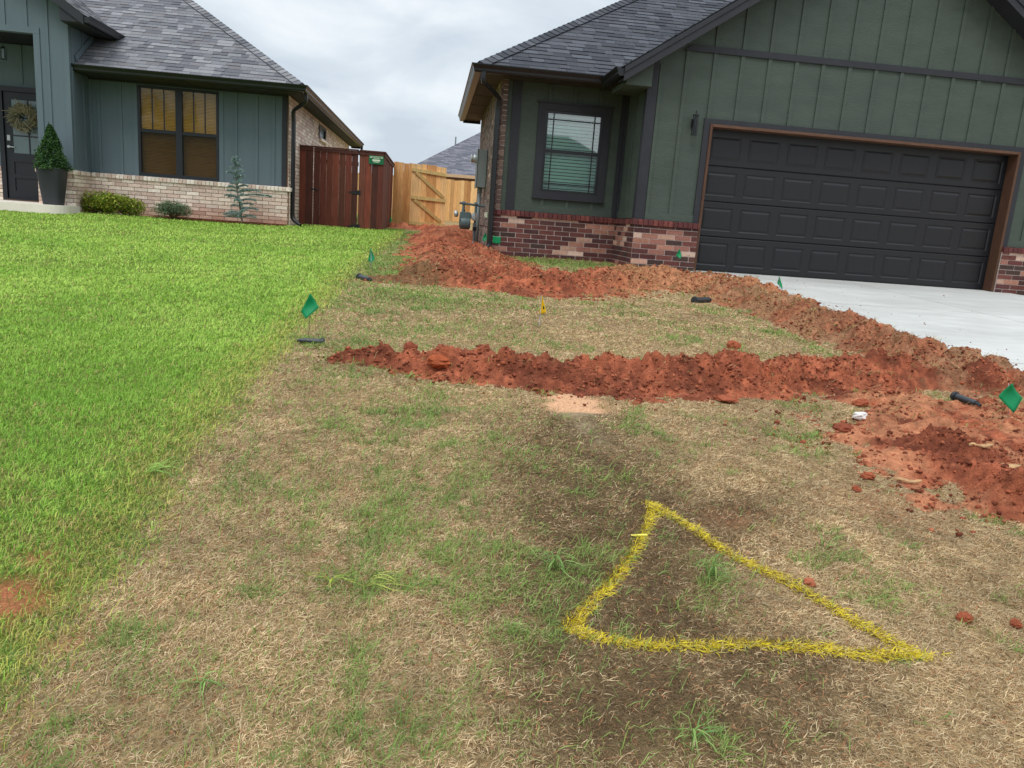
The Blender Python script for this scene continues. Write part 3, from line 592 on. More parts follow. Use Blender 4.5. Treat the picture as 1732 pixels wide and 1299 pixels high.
mb = MB(); mb.box(dxa+.14, dxb-.14, 17.592, 17.60, 2.12, 3.18); mb.build('door_glass', M_frost, dr)
mb = MB(); xm = (dxa+dxb)/2; mb.box(xm-.012, xm+.012, 17.58, 17.592, 2.12, 3.18)
for z in (2.47, 2.83): mb.box(dxa+.14, dxb-.14, 17.582, 17.591, z-.012, z+.012)
mb.build('muntin', M_blackpaint, dr)
mb = MB(); mb.box(-8.785, -8.725, 17.565, 17.58, 2.36, 2.47); mb.build('door_lock', M_galv, dr); mb = MB(); mb.lathe([(.028, 0), (.028, .05)], (-8.755, 17.54, 2.24), 12, 'y'); mb.bar((-8.755, 17.545, 2.24), (-8.64, 17.545, 2.235), .02, .02); mb.build('door_handle', M_galv, dr)
mb = MB(); y_ = np.linspace(15.35, 17.6, 2); mb.box(-12.5, -7.15, 15.35, 17.6, 1.0, 1.16)
pts = [(-7.15, 15.35)] + [(-7.15+.33*math.sin(a), 15.68-.33*math.cos(a)) for a in np.linspace(0, math.pi/2, 8)][1:] + [(-6.82, 16.16), (-7.15, 16.16)]
n = len(pts); mb.quad([(x, y, 1.16) for x, y in pts])
for i in range(n): a, b = pts[i], pts[(i+1) % n]; mb.quad([(a[0], a[1], 1.0), (b[0], b[1], 1.0), (b[0], b[1], 1.16), (a[0], a[1], 1.16)])
mb.build('porch_slab', mat('porch_concrete', srgb(232, 222, 208), .85, var=.06, vsc=4, bump=.2, bsc=90), HL)
# porch lantern
X, Z = at(5, 74, 16.9)[0], 3.95
pl = thing('porch_lantern', 'small lantern hanging in the dark porch of the blue house', 'lantern', (X, 16.9, Z))
mb = MB(); mb.bar((X, 16.9, Z+.1), (X, 16.9, 4.26), .01, .01); mb.lathe([(.05, .10), (.02, .13)], (X, 16.9, Z), 8)
for k in range(4): a = k*math.pi/2+.7; mb.bar((X+.05*math.cos(a), 16.9+.05*math.sin(a), Z-.1), (X+.05*math.cos(a), 16.9+.05*math.sin(a), Z+.1), .006, .006)
mb.lathe([(.055, -.11), (.055, -.10)], (X, 16.9, Z), 8); mb.build('lantern_frame', M_black, pl)
mb = MB(); mb.lathe([(.035, -.09), (.035, .08)], (X, 16.9, Z), 8); mb.build('lantern_glass', M_frost, pl)
# ================================================================== across the street (reflected in the windows)
HA_ = thing('house', 'house across the street behind the viewer, mirrored in the window of the green house', 'house', (4, -34, .2))
mb = MB(); q0 = [(-8, -28, 3.4), (18.2, -28, 3.4), (18.2, -44, 3.4), (-8, -44, 3.4)]; t0, t1 = (0, -36, 8.2), (10.2, -36, 8.2)
for q in ([q0[0], q0[1], t1, t0], [q0[1], q0[2], t1], [q0[2], q0[3], t0, t1], [q0[3], q0[0], t0], q0): mb.quad(q, SH_R[0])
mb.build('roof', M_shing, HA_)
mb = MB(); mb.box(-7.5, 17.7, -43.5, -28.5, .1, 3.4, PAL_R[0]); mb.build('wall', M_brick, HA_)
for x in (-5.0, 2.0, 12.0):
    mb = MB(); mb.box(x, x+1.8, -28.5, -28.44, 1.2, 2.8); mb.build('window', M_blackpaint, HA_)
TR_ = thing('tree', 'leafy tree across the street, mirrored in the paired window of the blue house', 'tree', (-17, -20, .1))
mb = MB(); mb.tube([(-17, -20, 0), (-16.9, -20, 2.5), (-17.2, -20.1, 5)], [.22, .16, .08], 8, c=(.09, .07, .05))
for k in range(8):
    a = k*.8; mb.tube([(-17, -20, 2.6+k*.25), (-17+1.6*math.cos(a), -20+1.6*math.sin(a), 4.2+k*.3)], [.07, .02], 6, c=(.09, .07, .05))
mb.build('trunk', M_leaf, TR_)
mb = MB(); cl_ = [(rng.normal()*1.4, rng.normal()*1.4, 6.0+rng.normal()*1.4, rng.uniform(.5, 1.0)) for _ in range(30)]; pts = []
for _ in range(6000): cx_, cy_, cz_, r_ = cl_[rng.integers(30)]; d = rng.normal(size=3); d = d/np.linalg.norm(d)*r_*(.5+.5*rng.random()); pts.append((-17+cx_+d[0], -20+cy_+d[1], cz_+d[2]))
leaves(mb, pts, .16, [srgb(70, 96, 44), srgb(54, 78, 38), srgb(92, 118, 56)]); mb.build('crown', M_leaf, TR_)
# ================================================================== house behind
HB_ = thing('house', 'distant house behind the back fence with grey hip roof and tan eaves', 'house', (5, 46, 1.4))
ex, ey, ez = -1.7, 45.0, 3.80; mb = MB(); w2 = 6.5
c1, c2, c3, c4 = (ex, ey, ez), (ex+16, ey, ez), (ex+16, ey+13, ez), (ex, ey+13, ez); r1, r2 = (ex+w2, ey+w2, ez+.65*w2), (ex+16-w2, ey+w2, ez+.65*w2)
for q in ([c1, c2, r2, r1], [c2, c3, r2], [c3, c4, r1, r2], [c4, c1, r1], [c4, c3, c2, c1]): mb.quad(q, SH_L[1])
shingles(mb, (ex, ey, ez), (1, 0, 0), (0, 1, .65), lambda v: (v/math.hypot(1, .65), 9), 6.3, [srgb(112, 112, 120), srgb(102, 102, 110), srgb(122, 120, 128), srgb(96, 98, 106)], ex=.15, tmin=.2, tmax=.5)
shingles(mb, (ex, ey+13, ez), (0, -1, 0), (1, 0, .65), lambda v: (v/math.hypot(1, .65), 13-v/math.hypot(1, .65)), 6.3, [srgb(112, 112, 120), srgb(92, 92, 102)], ex=.15, tmin=.3, tmax=.9)
mb.build('roof', M_shing, HB_)
mb = MB(); mb.box(ex-.1, ex+16.1, ey-.12, ey-.01, ez-.15, ez+.02); mb.box(ex-.1, ex-.01, ey, ey+13, ez-.15, ez+.02); mb.build('gutter', mat('tan_gutter', srgb(196, 164, 132), .5, var=.05), HB_)
mb = MB(); mb.box(ex+.45, ex+15.5, ey+.45, ey+12.5, 1.3, 3.68); mb.build('wall', mat('pinkish_brick_wall', srgb(140, 108, 102), .9, var=.15, vsc=8), HB_)
mb = MB(); mb.box(at(790, 303, 45.4)[0], at(790, 303, 45.4)[0]+1.0, ey+.42, ey+.46, 2.3, 3.5); mb.build('window', M_blackpaint, HB_)
# ================================================================== fences
def boards(mb, p0, p1, z0, z1, cols, w_=.14, t=.018, gaps=(), top_j=.0, nrm=0, bot=None):
    p0, p1 = np.array(p0, float), np.array(p1, float); L = np.linalg.norm(p1-p0); d = (p1-p0)/L; n = np.array([d[1], -d[0]]); x = 0; i = 0
    while x < L-.01:
        e_ = min(x+w_-.003, L); c = mulc(cols[rng.integers(len(cols))], rng.uniform(.8, 1.2)); zt = z1+rng.uniform(-top_j, top_j); q = rng.uniform(-.003, .003)
        for g in gaps:
            if x < g < e_+.003: e_ = g-.010
        zb = z0 if bot is None else bot(p0+d*x)
        a, b = p0+d*x+n*q, p0+d*e_+n*q; a2, b2 = a-n*t, b-n*t; jx = rng.uniform(-.002, .002)
        mb.hexa([(*a, zb), (*b, zb), (*b2, zb), (*a2, zb), (a[0]+jx, a[1], zt), (b[0]+jx-.002, b[1], zt), (b2[0]+jx-.002, b2[1], zt), (a2[0]+jx, a2[1], zt)], c)
        x = e_+.003+(.012 if any(abs(e_+.010-g) < 1e-6 for g in gaps) else 0); i += 1
DK = [srgb(108, 54, 42), srgb(94, 48, 38), srgb(120, 62, 46), srgb(84, 46, 38), srgb(104, 60, 46)]
LT = [srgb(222, 172, 112), srgb(206, 152, 94), srgb(232, 188, 130), srgb(192, 138, 84), srgb(214, 162, 104)]
FY = 18.3; g1 = at(530, 300, FY)[0]; g2 = at(606.5, 300, FY)[0]; FX0, FX1 = -3.0, -1.14; ft = 2.775
DF = thing('fence', 'dark red stained privacy fence beside the blue house', 'fence', (-2, FY, 1.05))
mb = MB(); boards(mb, (FX0, FY), (g1-.006, FY), 1.04, ft, DK); mb.build('board_panel', M_fdark, DF); mb = MB(); boards(mb, (g2+.010, FY), (FX1, FY), 1.04, ft, DK); mb.build('board_panel', M_fdark, DF)
mb = MB(); boards(mb, (FX1, FY+.0), (FX1, 22.5), 1.02, ft, DK[1:4]); mb.build('board_panel', M_fdark, DF, label='side run of boards going back beside the red dirt')
mb = MB(); boards(mb, (g1+.008, FY), (g2-.006, FY), 1.05, ft, DK, gaps=(-1.6,)); gt = mb.build('gate', M_fdark, DF)
mb = MB(); mb.box(g1+.01, g2-.01, FY+.02, FY+.06, 1.2, 1.29, DK[1]); mb.build('rail', M_fdark, gt); mb = MB(); mb.box(g1+.01, g2-.01, FY+.02, FY+.06, 2.45, 2.54, DK[1]); mb.build('rail', M_fdark, gt)
mb = MB(); mb.box(FX0, g1-.006, FY-.035, FY+.05, ft+.004, ft+.035, DK[3]); mb.box(g1+.006, g2-.012, FY-.035, FY+.05, ft+.006, ft+.037, DK[3]); mb.box(g2+.012, FX1+.04, FY-.035, FY+.05, ft+.004, ft+.035, DK[3]); mb.box(FX1-.06, FX1+.04, FY+.052, 22.5, ft+.004, ft+.035, DK[3])
mb.box(FX0, g1-.008, FY-.022, FY-.005, ft-.07, ft, DK[3]); mb.box(g1+.008, g2-.012, FY-.022, FY-.005, ft-.07, ft, DK[3]); mb.box(g2+.012, FX1, FY-.022, FY-.005, ft-.07, ft, DK[3]); mb.box(FX1+.003, FX1+.02, FY+.003, 22.5, ft-.07, ft, DK[3])
mb.build('cap_rail', M_fdark, DF)
for x in (g2+.12, FX1-.1, FX0+.08, g1-.12):
    mb = MB(); mb.box(x-.045, x+.045, FY+.022, FY+.11, .95, ft-.02, DK[1]); mb.build('post', M_fdark, DF)
for y in (19.6, 21.0, 22.4):
    mb = MB(); mb.box(FX1-.12, FX1-.03, y-.045, y+.045, .95, ft-.02, DK[1]); mb.build('post', M_fdark, DF)
for z in (2.74, at(606, 326, FY)[2], 1.11):
    mb = MB(); y = FY-.010
    mb.quad([(g2-.012, y, z+.045), (g2-.22, y, z+.008), (g2-.22, y, z-.008), (g2-.012, y, z-.045)]); mb.quad([(g2-.012, y+.006, z+.045), (g2-.22, y+.006, z+.008), (g2-.22, y+.006, z-.008), (g2-.012, y+.006, z-.045)])
    mb.box(g2-.008, g2+.055, y-.003, y+.006, z-.05, z+.05); mb.tube([(g2-.008, y-.006, z-.05), (g2-.008, y-.006, z+.05)], .008, 8); mb.build('hinge', M_black, gt)
mb = MB(); zl = at(530, 320, FY)[2]; mb.box(g1-.06, g1+.10, FY-.02, FY-.006, zl-.018, zl+.018); mb.lathe([(.02, 0), (.02, .03)], (g1+.08, FY-.05, zl), 10, 'y'); mb.build('latch', M_black, gt)
# sign on the fence
M_sgreen = mat('sign_green', srgb(28, 104, 66), .4, var=.05); M_swhite = mat('sign_pale', srgb(214, 228, 200), .5, var=.03)
a = at(624, 264, FY-.03); b = at(648, 276, FY-.03); x0, x1, zt_, zb_ = a[0], a[0]+.335, a[2]+.02, a[2]-.165
sg = thing('sign', 'small green and white sign fixed high on the dark fence', 'sign', ((x0+x1)/2, FY-.03, zb_))
mb = MB(); mb.box(x0, x1, FY-.032, FY-.026, zb_, zt_); mb.build('sign_board', M_sgreen, sg)
mb = MB(); H_ = zt_-zb_; W_ = x1-x0; ys_ = FY-.034
def sr(a, b, c, d): mb.box(x0+W_*a, x0+W_*b, ys_, ys_+.002, zb_+H_*c, zb_+H_*d)
sr(.24, .76, .36, .56); sr(.30, .70, .22, .30); sr(.06, .94, .86, .90); sr(.08, .24, .72, .80); sr(.30, .72, .74, .78); sr(.30, .72, .66, .70); sr(.78, .93, .72, .80)
mb.build('sign_print', M_swhite, sg)
# new cedar fence behind, with open gate leaf
LF = thing('fence', 'new light cedar fence section between the dark fence and the open gate', 'fence', (-.9, 22.5, 1.07))
mb = MB(); boards(mb, (-1.12, 22.5), (-.60, 22.5), 1.04, 2.86, LT[1:], top_j=.015); mb.build('board_panel', M_flight, LF)
mb = MB(); mb.box(-1.1, -.62, 22.52, 22.56, 2.5, 2.59, LT[1]); mb.build('rail', M_flight, LF); mb = MB(); mb.box(-1.1, -.62, 22.52, 22.56, 1.3, 1.39, LT[1]); mb.build('rail', M_flight, LF)
mb = MB(); mb.box(-.70, -.61, 22.56, 22.65, 1.0, 2.8, LT[0]); mb.build('post', M_flight, LF)
YG = 22.36
def ag(u, v, dy=0): return at(u, v, YG+dy)
GT = thing('gate', 'open light cedar gate leaf with Z shaped bracing standing in the red dirt', 'gate', (-.12, YG, 1.1))
mb = MB(); tl, tr, bl, br = ag(697.3, 275.5), ag(755.8, 283.5), ag(691.5, 383), ag(751.5, 389); nb = 7
for i in range(nb):
    s0, s1 = i/nb, (i+1)/nb-.006; c = mulc(LT[rng.integers(5)], rng.uniform(.85, 1.15)); jt = rng.uniform(-.015, .015)
    p = [bl+(br-bl)*s0, bl+(br-bl)*s1, tl+(tr-tl)*s1+[0, 0, jt], tl+(tr-tl)*s0+[0, 0, jt]]; q = [k+[0, .018, 0] for k in p]
    mb.hexa([p[0], p[1], q[1], q[0], p[3], p[2], q[2], q[3]], c)
mb.build('board_panel', M_flight, GT)
GR = [srgb(200, 172, 112), srgb(188, 158, 100)]
for (u0, v0, u1, v1) in ((697, 286.5, 756.5, 296.5), (695.2, 333.2, 753.5, 339.8), (692.5, 376.5, 752.5, 381.8)):
    mb = MB(); mb.bar(ag(u0, v0, -.02), ag(u1, v1, -.02), .038, .09, c=GR[0]); mb.build('rail', M_flight, GT)
for (u0, v0, u1, v1) in ((704, 291, 750, 334), (701, 337.5, 745, 375)):
    mb = MB(); mb.bar(ag(u0, v0, -.018), ag(u1, v1, -.018), .034, .085, c=GR[1]); mb.build('brace', M_flight, GT)
BF = thing('fence', 'light cedar back fence in front of the distant house', 'fence', (2, 33, 1.3))
mb = MB(); boards(mb, (-6, 33), (14, 33), 1.22, 2.97, LT, top_j=.02); mb.build('board_panel', M_flight, BF)
# ================================================================== meters on the brick side wall
EM = thing('electric_meter', 'tall grey electric meter box with conduit on the brick side wall', 'electric meter', (.87, 15.2, 1.0))
mb = MB(); mb.box(.80, .975, 14.95, 15.35, 2.07, 2.76); mb.box(.79, .80, 14.93, 15.37, 2.05, 2.78); mb.build('meter_box', M_steel, EM, bevel=.008)
mb = MB(); mb.lathe([(.085, 0), (.085, -.03), (.075, -.06), (.075, -.10), (.06, -.115)], (.79, 15.15, 2.60), 20, 'x'); mb.build('meter_dial', M_galv, EM, smooth=False)
mb = MB(); mb.tube([(.88, 15.1, 2.07), (.88, 15.1, .9)], .034, 12); mb.tube([(.88, 15.1, 2.09), (.88, 15.1, 1.98)], .045, 12); mb.build('conduit', M_steel, EM, smooth=True)
mb = MB(); mb.tube([(.80, 15.4, 2.25), (.9, 15.2, 2.2), (.97, 14.9, 2.12), (.975, 14.7, 2.1)], .005, 6); mb.build('wire', M_wire, EM)
GM = thing('gas_meter', 'grey green gas meter with pipes beside the brick side wall', 'gas meter', (.62, 14.6, .95))
gy = 14.6; gc = at(786.5, 373, gy); X, Z = gc[0], gc[2]
mb = MB(); mb.box(X-.10, X+.10, gy-.08, gy+.08, Z-.04, Z+.155)
mb.lathe([(.09, -.10), (.115, -.09), (.12, 0), (.115, .09), (.09, .10)], (X, gy, Z-.04), 20, 'x'); mb.lathe([(.12, -.105), (.12, -.09)], (X, gy, Z+.0), 20, 'x'); mb.build('meter_body', M_gasgr, GM, bevel=.012)
mb = MB(); mb.lathe([(.03, -.06), (.055, -.05), (.06, 0), (.03, .02)], (X-.15, gy, Z+.11), 16, 'x'); mb.build('index_cap', M_galv, GM, smooth=True)
mb = MB(); mb.lathe([(.03, -.03), (.075, -.02), (.075, .02), (.03, .03)], (X+.17, gy-.02, Z+.08), 16, 'y'); mb.lathe([(.035, -.07), (.035, .05)], (X+.17, gy-.02, Z+.10), 12); mb.build('regulator', M_galv, GM, smooth=False)
mb = MB(); zt = at(796, 344.5, gy)[2]; xr = X+.185
mb.tube([(X-.12, gy, zt), (.97, gy, zt-.03)], .022, 10); mb.tube([(X-.04, gy, Z+.15), (X-.04, gy, zt)], .025, 10); mb.tube([(xr, gy, zt), (xr, gy, Z+.1)], .022, 10); mb.tube([(xr, gy, Z+.05), (xr, gy, .85)], .022, 10)
mb.lathe([(.034, -.03), (.034, .03)], (X-.04, gy, zt), 10, 'x'); mb.lathe([(.034, -.03), (.034, .03)], (xr, gy, zt), 10, 'x'); mb.lathe([(.034, -.02), (.034, .03)], (X-.04, gy, Z+.17), 10); mb.build('pipe', M_gasgr, GM, smooth=False)
mb = MB(); mb.box(xr-.035, xr+.035, gy-.05, gy+.05, Z-.17, Z-.10); mb.bar((xr, gy-.05, Z-.13), (xr, gy-.09, Z-.13), .05, .02); mb.build('valve', M_black, GM)
mb = MB(); p = at(800, 400, 13.6); mb.tube([(p[0], 13.6, .80), (p[0]+.005, 13.6, 1.08)], .014, 8); mb.lathe([(.02, 0), (.02, .05)], (p[0]+.005, 13.6, 1.05), 10)
tag(mb.build('pipe_stub', M_galv, None), 'short pale pipe stub standing in the dirt in front of the gas meter', 'pipe')
mb = MB(); p = at(808, 363, 14.0); mb.box(.935, .978, 13.95, 14.03, p[2]-.04, p[2]+.05); tag(mb.build('junction_box', M_swhite, None), 'tiny white box fixed low on the brick side wall', 'box')
# ================================================================== planter, plants
px_, py_, pz = -7.13, 15.78, 1.162
PT = thing('planter', 'tall tapered charcoal planter on the porch slab', 'planter', (px_, py_, pz))
mb = MB()
def sqring(r, z, n=24, e=.5):
    return [(px_+math.copysign(abs(math.cos(a))**e, math.cos(a))*r, py_+math.copysign(abs(math.sin(a))**e, math.sin(a))*r, z) for a in np.linspace(0, 2*math.pi, n, endpoint=False)]
rs = [(.150, pz), (.156, pz+.01), (.232, pz+.655), (.238, pz+.665), (.232, pz+.67), (.20, pz+.66), (.19, pz+.60)]; rr_ = [sqring(r, z) for r, z in rs]
for i in range(len(rs)-1):
    for k in range(24): mb.quad([rr_[i][k], rr_[i][(k+1) % 24], rr_[i+1][(k+1) % 24], rr_[i+1][k]])
mb.quad(rr_[-1]); mb.quad(rr_[0][::-1]); mb.build('pot', mat('charcoal_planter', srgb(50, 52, 56), .55, var=.05, spec=.35), PT, smooth=False)
TP = thing('topiary', 'cone shaped dark green dwarf conifer growing in the charcoal planter', 'plant', (px_, py_, pz+.62))
mb = MB(); Ht = .80; pts = []
for _ in range(9000):
    t = rng.random()**1.25; a = rng.uniform(0, 2*math.pi); R_ = (.255*(1-t)**.85+.015)*(1+.2*math.sin(a*3+t*9)+.16*math.sin(a*7-t*15)+rng.normal()*.10); r = R_*(.62+.42*rng.random()**.6); pts.append((px_+r*math.cos(a), py_+r*math.sin(a), pz+.65+t*Ht+rng.normal()*.01))
leaves(mb, pts, .042, [srgb(56, 92, 42), srgb(44, 76, 36), srgb(80, 118, 58), srgb(36, 62, 32), srgb(64, 102, 44)]); mb.build('foliage', M_leaf, TP)
mb = MB(); mb.tube([(px_, py_, pz+.55), (px_, py_, pz+1.3)], [.02, .006], 6, c=(.08, .05, .03)); mb.build('stem', M_leaf, TP)
def bush(name, label, cx, cyy, rx, ry, h, n, size, cols, cat='shrub', group=None, asp=.4, droop=0, stems=30):
    z0 = float(zg(cx, cyy)); t = thing(name, label, cat, (cx, cyy, z0), group); mb = MB(); pts = []
    lob = [(rng.uniform(-.6, .6)*rx, rng.uniform(-.5, .5)*ry, rng.uniform(.35, .8)*h, rng.uniform(.35, .6)) for _ in range(14)]
    for _ in range(n):
        lx, ly, lz_, lr = lob[rng.integers(14)]; d = rng.normal(size=3); d /= np.linalg.norm(d); d *= (.55+.5*rng.random())
        x, y, z = lx+d[0]*rx*lr, ly+d[1]*ry*lr, lz_+d[2]*h*lr*.8
        if z < .01 or z > h*1.15: z = rng.uniform(.02, h*.5)
        pts.append((cx+x, cyy+y, z0+z))
    leaves(mb, pts, size, cols, asp=asp); mb.build('foliage', M_leaf, t)
    mb = MB()
    for _ in range(stems):
        a = rng.uniform(0, 6.28); mb.tube([(cx, cyy, z0), (cx+.4*rx*math.cos(a), cyy+.4*ry*math.sin(a), z0+h*.4), (cx+.8*rx*math.cos(a), cyy+.8*ry*math.sin(a), z0+h*rng.uniform(.5, .95))], [.008, .005, .003], 5, c=(.14, .09, .05))
    mb.build('stem', M_leaf, t)
YG_ = [srgb(150, 166, 48), srgb(120, 146, 44), srgb(176, 184, 70), srgb(96, 122, 40), srgb(134, 120, 50)]
bush('shrub', 'yellow green spreading shrub nearest the porch slab', -6.66, 16.42, .43, .28, .40, 5200, .05, YG_)
bush('shrub', 'yellow green shrub touching the first one against the tan brick base', -6.08, 16.40, .42, .28, .37, 5200, .05, YG_)
bush('shrub', 'small grey green shrub below the paired window', -5.13, 16.35, .36, .26, .34, 3600, .045, [srgb(104, 126, 92), srgb(126, 144, 112), srgb(86, 108, 78), srgb(140, 152, 120)], asp=.3)
# blue spruce
sx, syy = -3.88, 16.3; sz0 = float(zg(sx, syy))
SPc = thing('spruce', 'young blue spruce with sparse drooping branches before the tan brick base', 'tree', (sx, syy, sz0))
mb = MB(); hs = 1.30; sp_ = [(sx+.10, syy, sz0), (sx+.02, syy, sz0+.5), (sx-.03, syy, sz0+.9), (sx-.06, syy, sz0+hs)]
mb.tube(sp_, [.018, .013, .008, .004], 7, c=(.16, .12, .09)); mb.build('trunk', M_leaf, SPc)
mb = MB(); bl_ = MB(); SC_ = [srgb(150, 174, 166), srgb(122, 150, 144), srgb(176, 194, 188), srgb(104, 130, 124)]
for k in range(44):
    t = (k+rng.random())/44; z = sz0+.10+t*(hs-.12); xx = sx+.10-.16*t; a = rng.uniform(0, 6.28); L = (.30*(1-t)**.8+.06)*rng.uniform(.6, 1.15)
    if k == 17: a, L = .1, .62
    if k in (12, 20): L = .42
    d = np.array([math.cos(a), math.sin(a)*.8]); end = np.array([xx+d[0]*L, syy+d[1]*L, z+.05*L-.10*(1-t)*L+.03]); st = np.array([xx, syy, z]); bl_.tube([st, (st+end)/2+[0, 0, .03], end], [.005, .004, .002], 5, c=(.2, .16, .12))
    for q in range(int(420*L/.3)+40):
        s = rng.random(); p = st*(1-s)+end*s+[0, 0, .12*s*(1-s)]+rng.normal(size=3)*.008; dr_ = rng.normal(size=3); dr_ = dr_/np.linalg.norm(dr_)+np.array([d[0], d[1], .4])*.5; e_ = p+dr_*.022; w_ = rng.normal(size=3)*.0035
        mb.quad([p-w_, p+w_, e_+w_*.3, e_-w_*.3], mulc(SC_[rng.integers(4)], rng.uniform(.8, 1.2)))
bl_.build('branch', M_leaf, SPc); mb.build('needles', M_leaf, SPc)
# wreath
wx_, wz_ = at(40, 199, 17.5)[0], at(40, 199, 17.5)[2]
WR = thing('wreath', 'dry olive twig wreath hanging on the black front door', 'wreath', (wx_, 17.52, wz_))
mb = MB(); WC = [srgb(122, 118, 88), srgb(150, 144, 112), srgb(96, 94, 70), srgb(136, 124, 92)]
for _ in range(900):
    a = rng.uniform(0, 6.28); r = .15+rng.normal()*.035; p = np.array([wx_+r*math.cos(a), 17.5-abs(rng.normal())*.03, wz_+r*math.sin(a)]); b = a+rng.uniform(.5, 1.3); L = rng.uniform(.07, .15); q = p+np.array([math.cos(b)*L, -rng.random()*.05, math.sin(b)*L]); w_ = np.array([-math.sin(b), 0, math.cos(b)])*.006
    mb.quad([p-w_, p+w_, q+w_, q-w_], mulc(WC[rng.integers(4)], rng.uniform(.7, 1.2)))
mb.build('twigs', M_leaf, WR)
mb = MB(); mb.tube([(wx_+.14*math.cos(a), 17.52, wz_+.14*math.sin(a)) for a in np.linspace(0, 6.2, 20)], .02, 6, c=WC[2]); mb.build('ring', M_leaf, WR)
# ================================================================== masks on the ground
def pxs(L): return np.array([gp(u, v)[:2] for u, v in L])
def sdpoly(x, y, P):
    d = np.full(x.shape, 1e9); ins = np.zeros(x.shape, bool); n = len(P)
    for i in range(n):
        a, b = P[i], P[(i+1) % n]; ex_, ey_ = b-a; wx_, wy_ = x-a[0], y-a[1]; t = np.clip((wx_*ex_+wy_*ey_)/(ex_*ex_+ey_*ey_+1e-12), 0, 1); d = np.minimum(d, np.hypot(wx_-t*ex_, wy_-t*ey_))
        c = ((a[1] > y) != (b[1] > y)) & (x < (b[0]-a[0])*(y-a[1])/(b[1]-a[1]+1e-12)+a[0]); ins ^= c
    return np.where(ins, d, -d)
def sdline(x, y, P, W):
    """distance to polyline with per-vertex half width: returns signed inside distance"""
    best = np.full(x.shape, -1e9)
    for i in range(len(P)-1):
        a, b = P[i], P[i+1]; e_ = b-a; t = np.clip(((x-a[0])*e_[0]+(y-a[1])*e_[1])/(e_@e_+1e-12), 0, 1); d = np.hypot(x-a[0]-t*e_[0], y-a[1]-t*e_[1]); best = np.maximum(best, (W[i]*(1-t)+W[i+1]*t)-d)
    return best
BX = np.array([[-.80, -3], [-.80, 1.5], [-.84, 3], [-.83, 5], [-.80, 8], [-.72, 12], [-.55, 17], [-.6, 20]])
def leftlawn(x, y): return np.interp(y, BX[:, 1], BX[:, 0])-x + .10*(fbm(x, y, .35, 5)-.5)
def blob(x, y, L):
    r = np.zeros(np.shape(x))
    for (cx_, cy_, rx, ry, k) in L: r = np.maximum(r, k*np.exp(-((x-cx_)/rx)**2-((y-cy_)/ry)**2))
    return r
def PB(L): return [(*gp(u, v)[:2], rx, ry, k) for u, v, rx, ry, k in L]
GREENS = PB([(1200, 980, .10, .09, .9), (1190, 1025, .08, .05, .6), (1390, 600, .2, .1, .3), (930, 960, .16, .14, .8), (905, 1075, .10, .05, .5), (1170, 1250, .14, .08, .9), (1360, 1245, .08, .05, .5), (940, 445, .8, .6, 3.0), (1150, 572, .22, .22, 1.1), (1290, 562, .35, .16, 1.1), (1330, 740, .26, .12, .7), (1390, 770, .2, .08, .6), (1400, 910, .05, .05, .8), (640, 880, .10, .5, .8), (560, 1240, .25, .15, .5), (270, 1190, .12, .10, .6), (480, 820, .25, .25, .6), (760, 800, .22, .25, .7), (730, 680, .3, .2, .7), (700, 505, .9, .55, .75), (640, 440, .6, 2.2, .8), (690, 400, .5, 3.0, .9), (650, 560, .5, .35, .6), (1170, 462, .3, .25, .9), (1480, 690, .1, .06, .4), (1240, 715, .2, .1, .3), (830, 560, .3, .25, .4), (1050, 520, .3, .3, .25), (1060, 825, .08, .06, .6)])
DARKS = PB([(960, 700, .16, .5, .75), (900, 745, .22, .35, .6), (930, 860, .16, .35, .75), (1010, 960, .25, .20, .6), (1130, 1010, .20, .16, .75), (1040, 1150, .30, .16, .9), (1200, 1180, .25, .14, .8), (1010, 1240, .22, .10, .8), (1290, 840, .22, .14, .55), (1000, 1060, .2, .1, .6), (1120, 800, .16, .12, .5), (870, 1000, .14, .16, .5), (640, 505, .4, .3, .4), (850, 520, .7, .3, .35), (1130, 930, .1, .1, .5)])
BARE = PB([(15, 1010, .11, .10, .85), (330, 1010, .05, .04, .5), (70, 940, .07, .05, .5), (110, 1090, .05, .04, .4), (1560, 1240, .05, .04, .3), (990, 720, .08, .30, .9), (974, 684, .13, .17, 2.2), (490, 370, .6, .3, .5), (1240, 880, .12, .08, .35), (1500, 860, .2, .15, .3)])
SEAM = pxs([(655, 700), (640, 800), (632, 860), (622, 960), (605, 1100), (585, 1299)])
seam_gap = pxs([(655, 765), (636, 900), (622, 985)])
def g_mask(x, y):
    L = leftlawn(x, y); l = sst(-.03, .10, L)
    near = 1-sst(.1, 1.6, x+.8)*.85
    base = .10*(1-sst(.2, 1.2, x))+sst(.48, .70, fbm(x, y, .34, 31)*.35+fbm(x, y, .11, 35)*.40+fbm(x, y, .04, 41, 2)*.25+ .06*near-.05+ .05*blob(x, y, GREENS)+.03*sst(5.5, 9, y)*(1-sst(.3, 1.6, x)))
    sm = np.clip(sdline(x, y, SEAM, [.035]*6)/.025, 0, 1)*.95*sst(.4, .55, fbm(x, y, .12, 6, 2))
    r = np.clip(np.maximum(base*.85, blob(x, y, GREENS)*sst(.42, .60, fbm(x, y, .075, 61, 4))), 0, 1)
    return np.maximum(np.maximum(l, r), sm)
def b_mask(x, y): return np.clip(blob(x, y, BARE)*(-.1+2.2*fbm(x, y, .07, 71)), 0, 1)
DPOLY = pxs([(905, 690), (1000, 680), (1050, 740), (1120, 800), (1170, 850), (1290, 840), (1310, 880), (1200, 930), (1190, 1000), (1300, 1070), (1440, 1130), (1420, 1190), (1330, 1299), (920, 1299), (880, 1180), (850, 1000), (870, 850), (880, 760)])
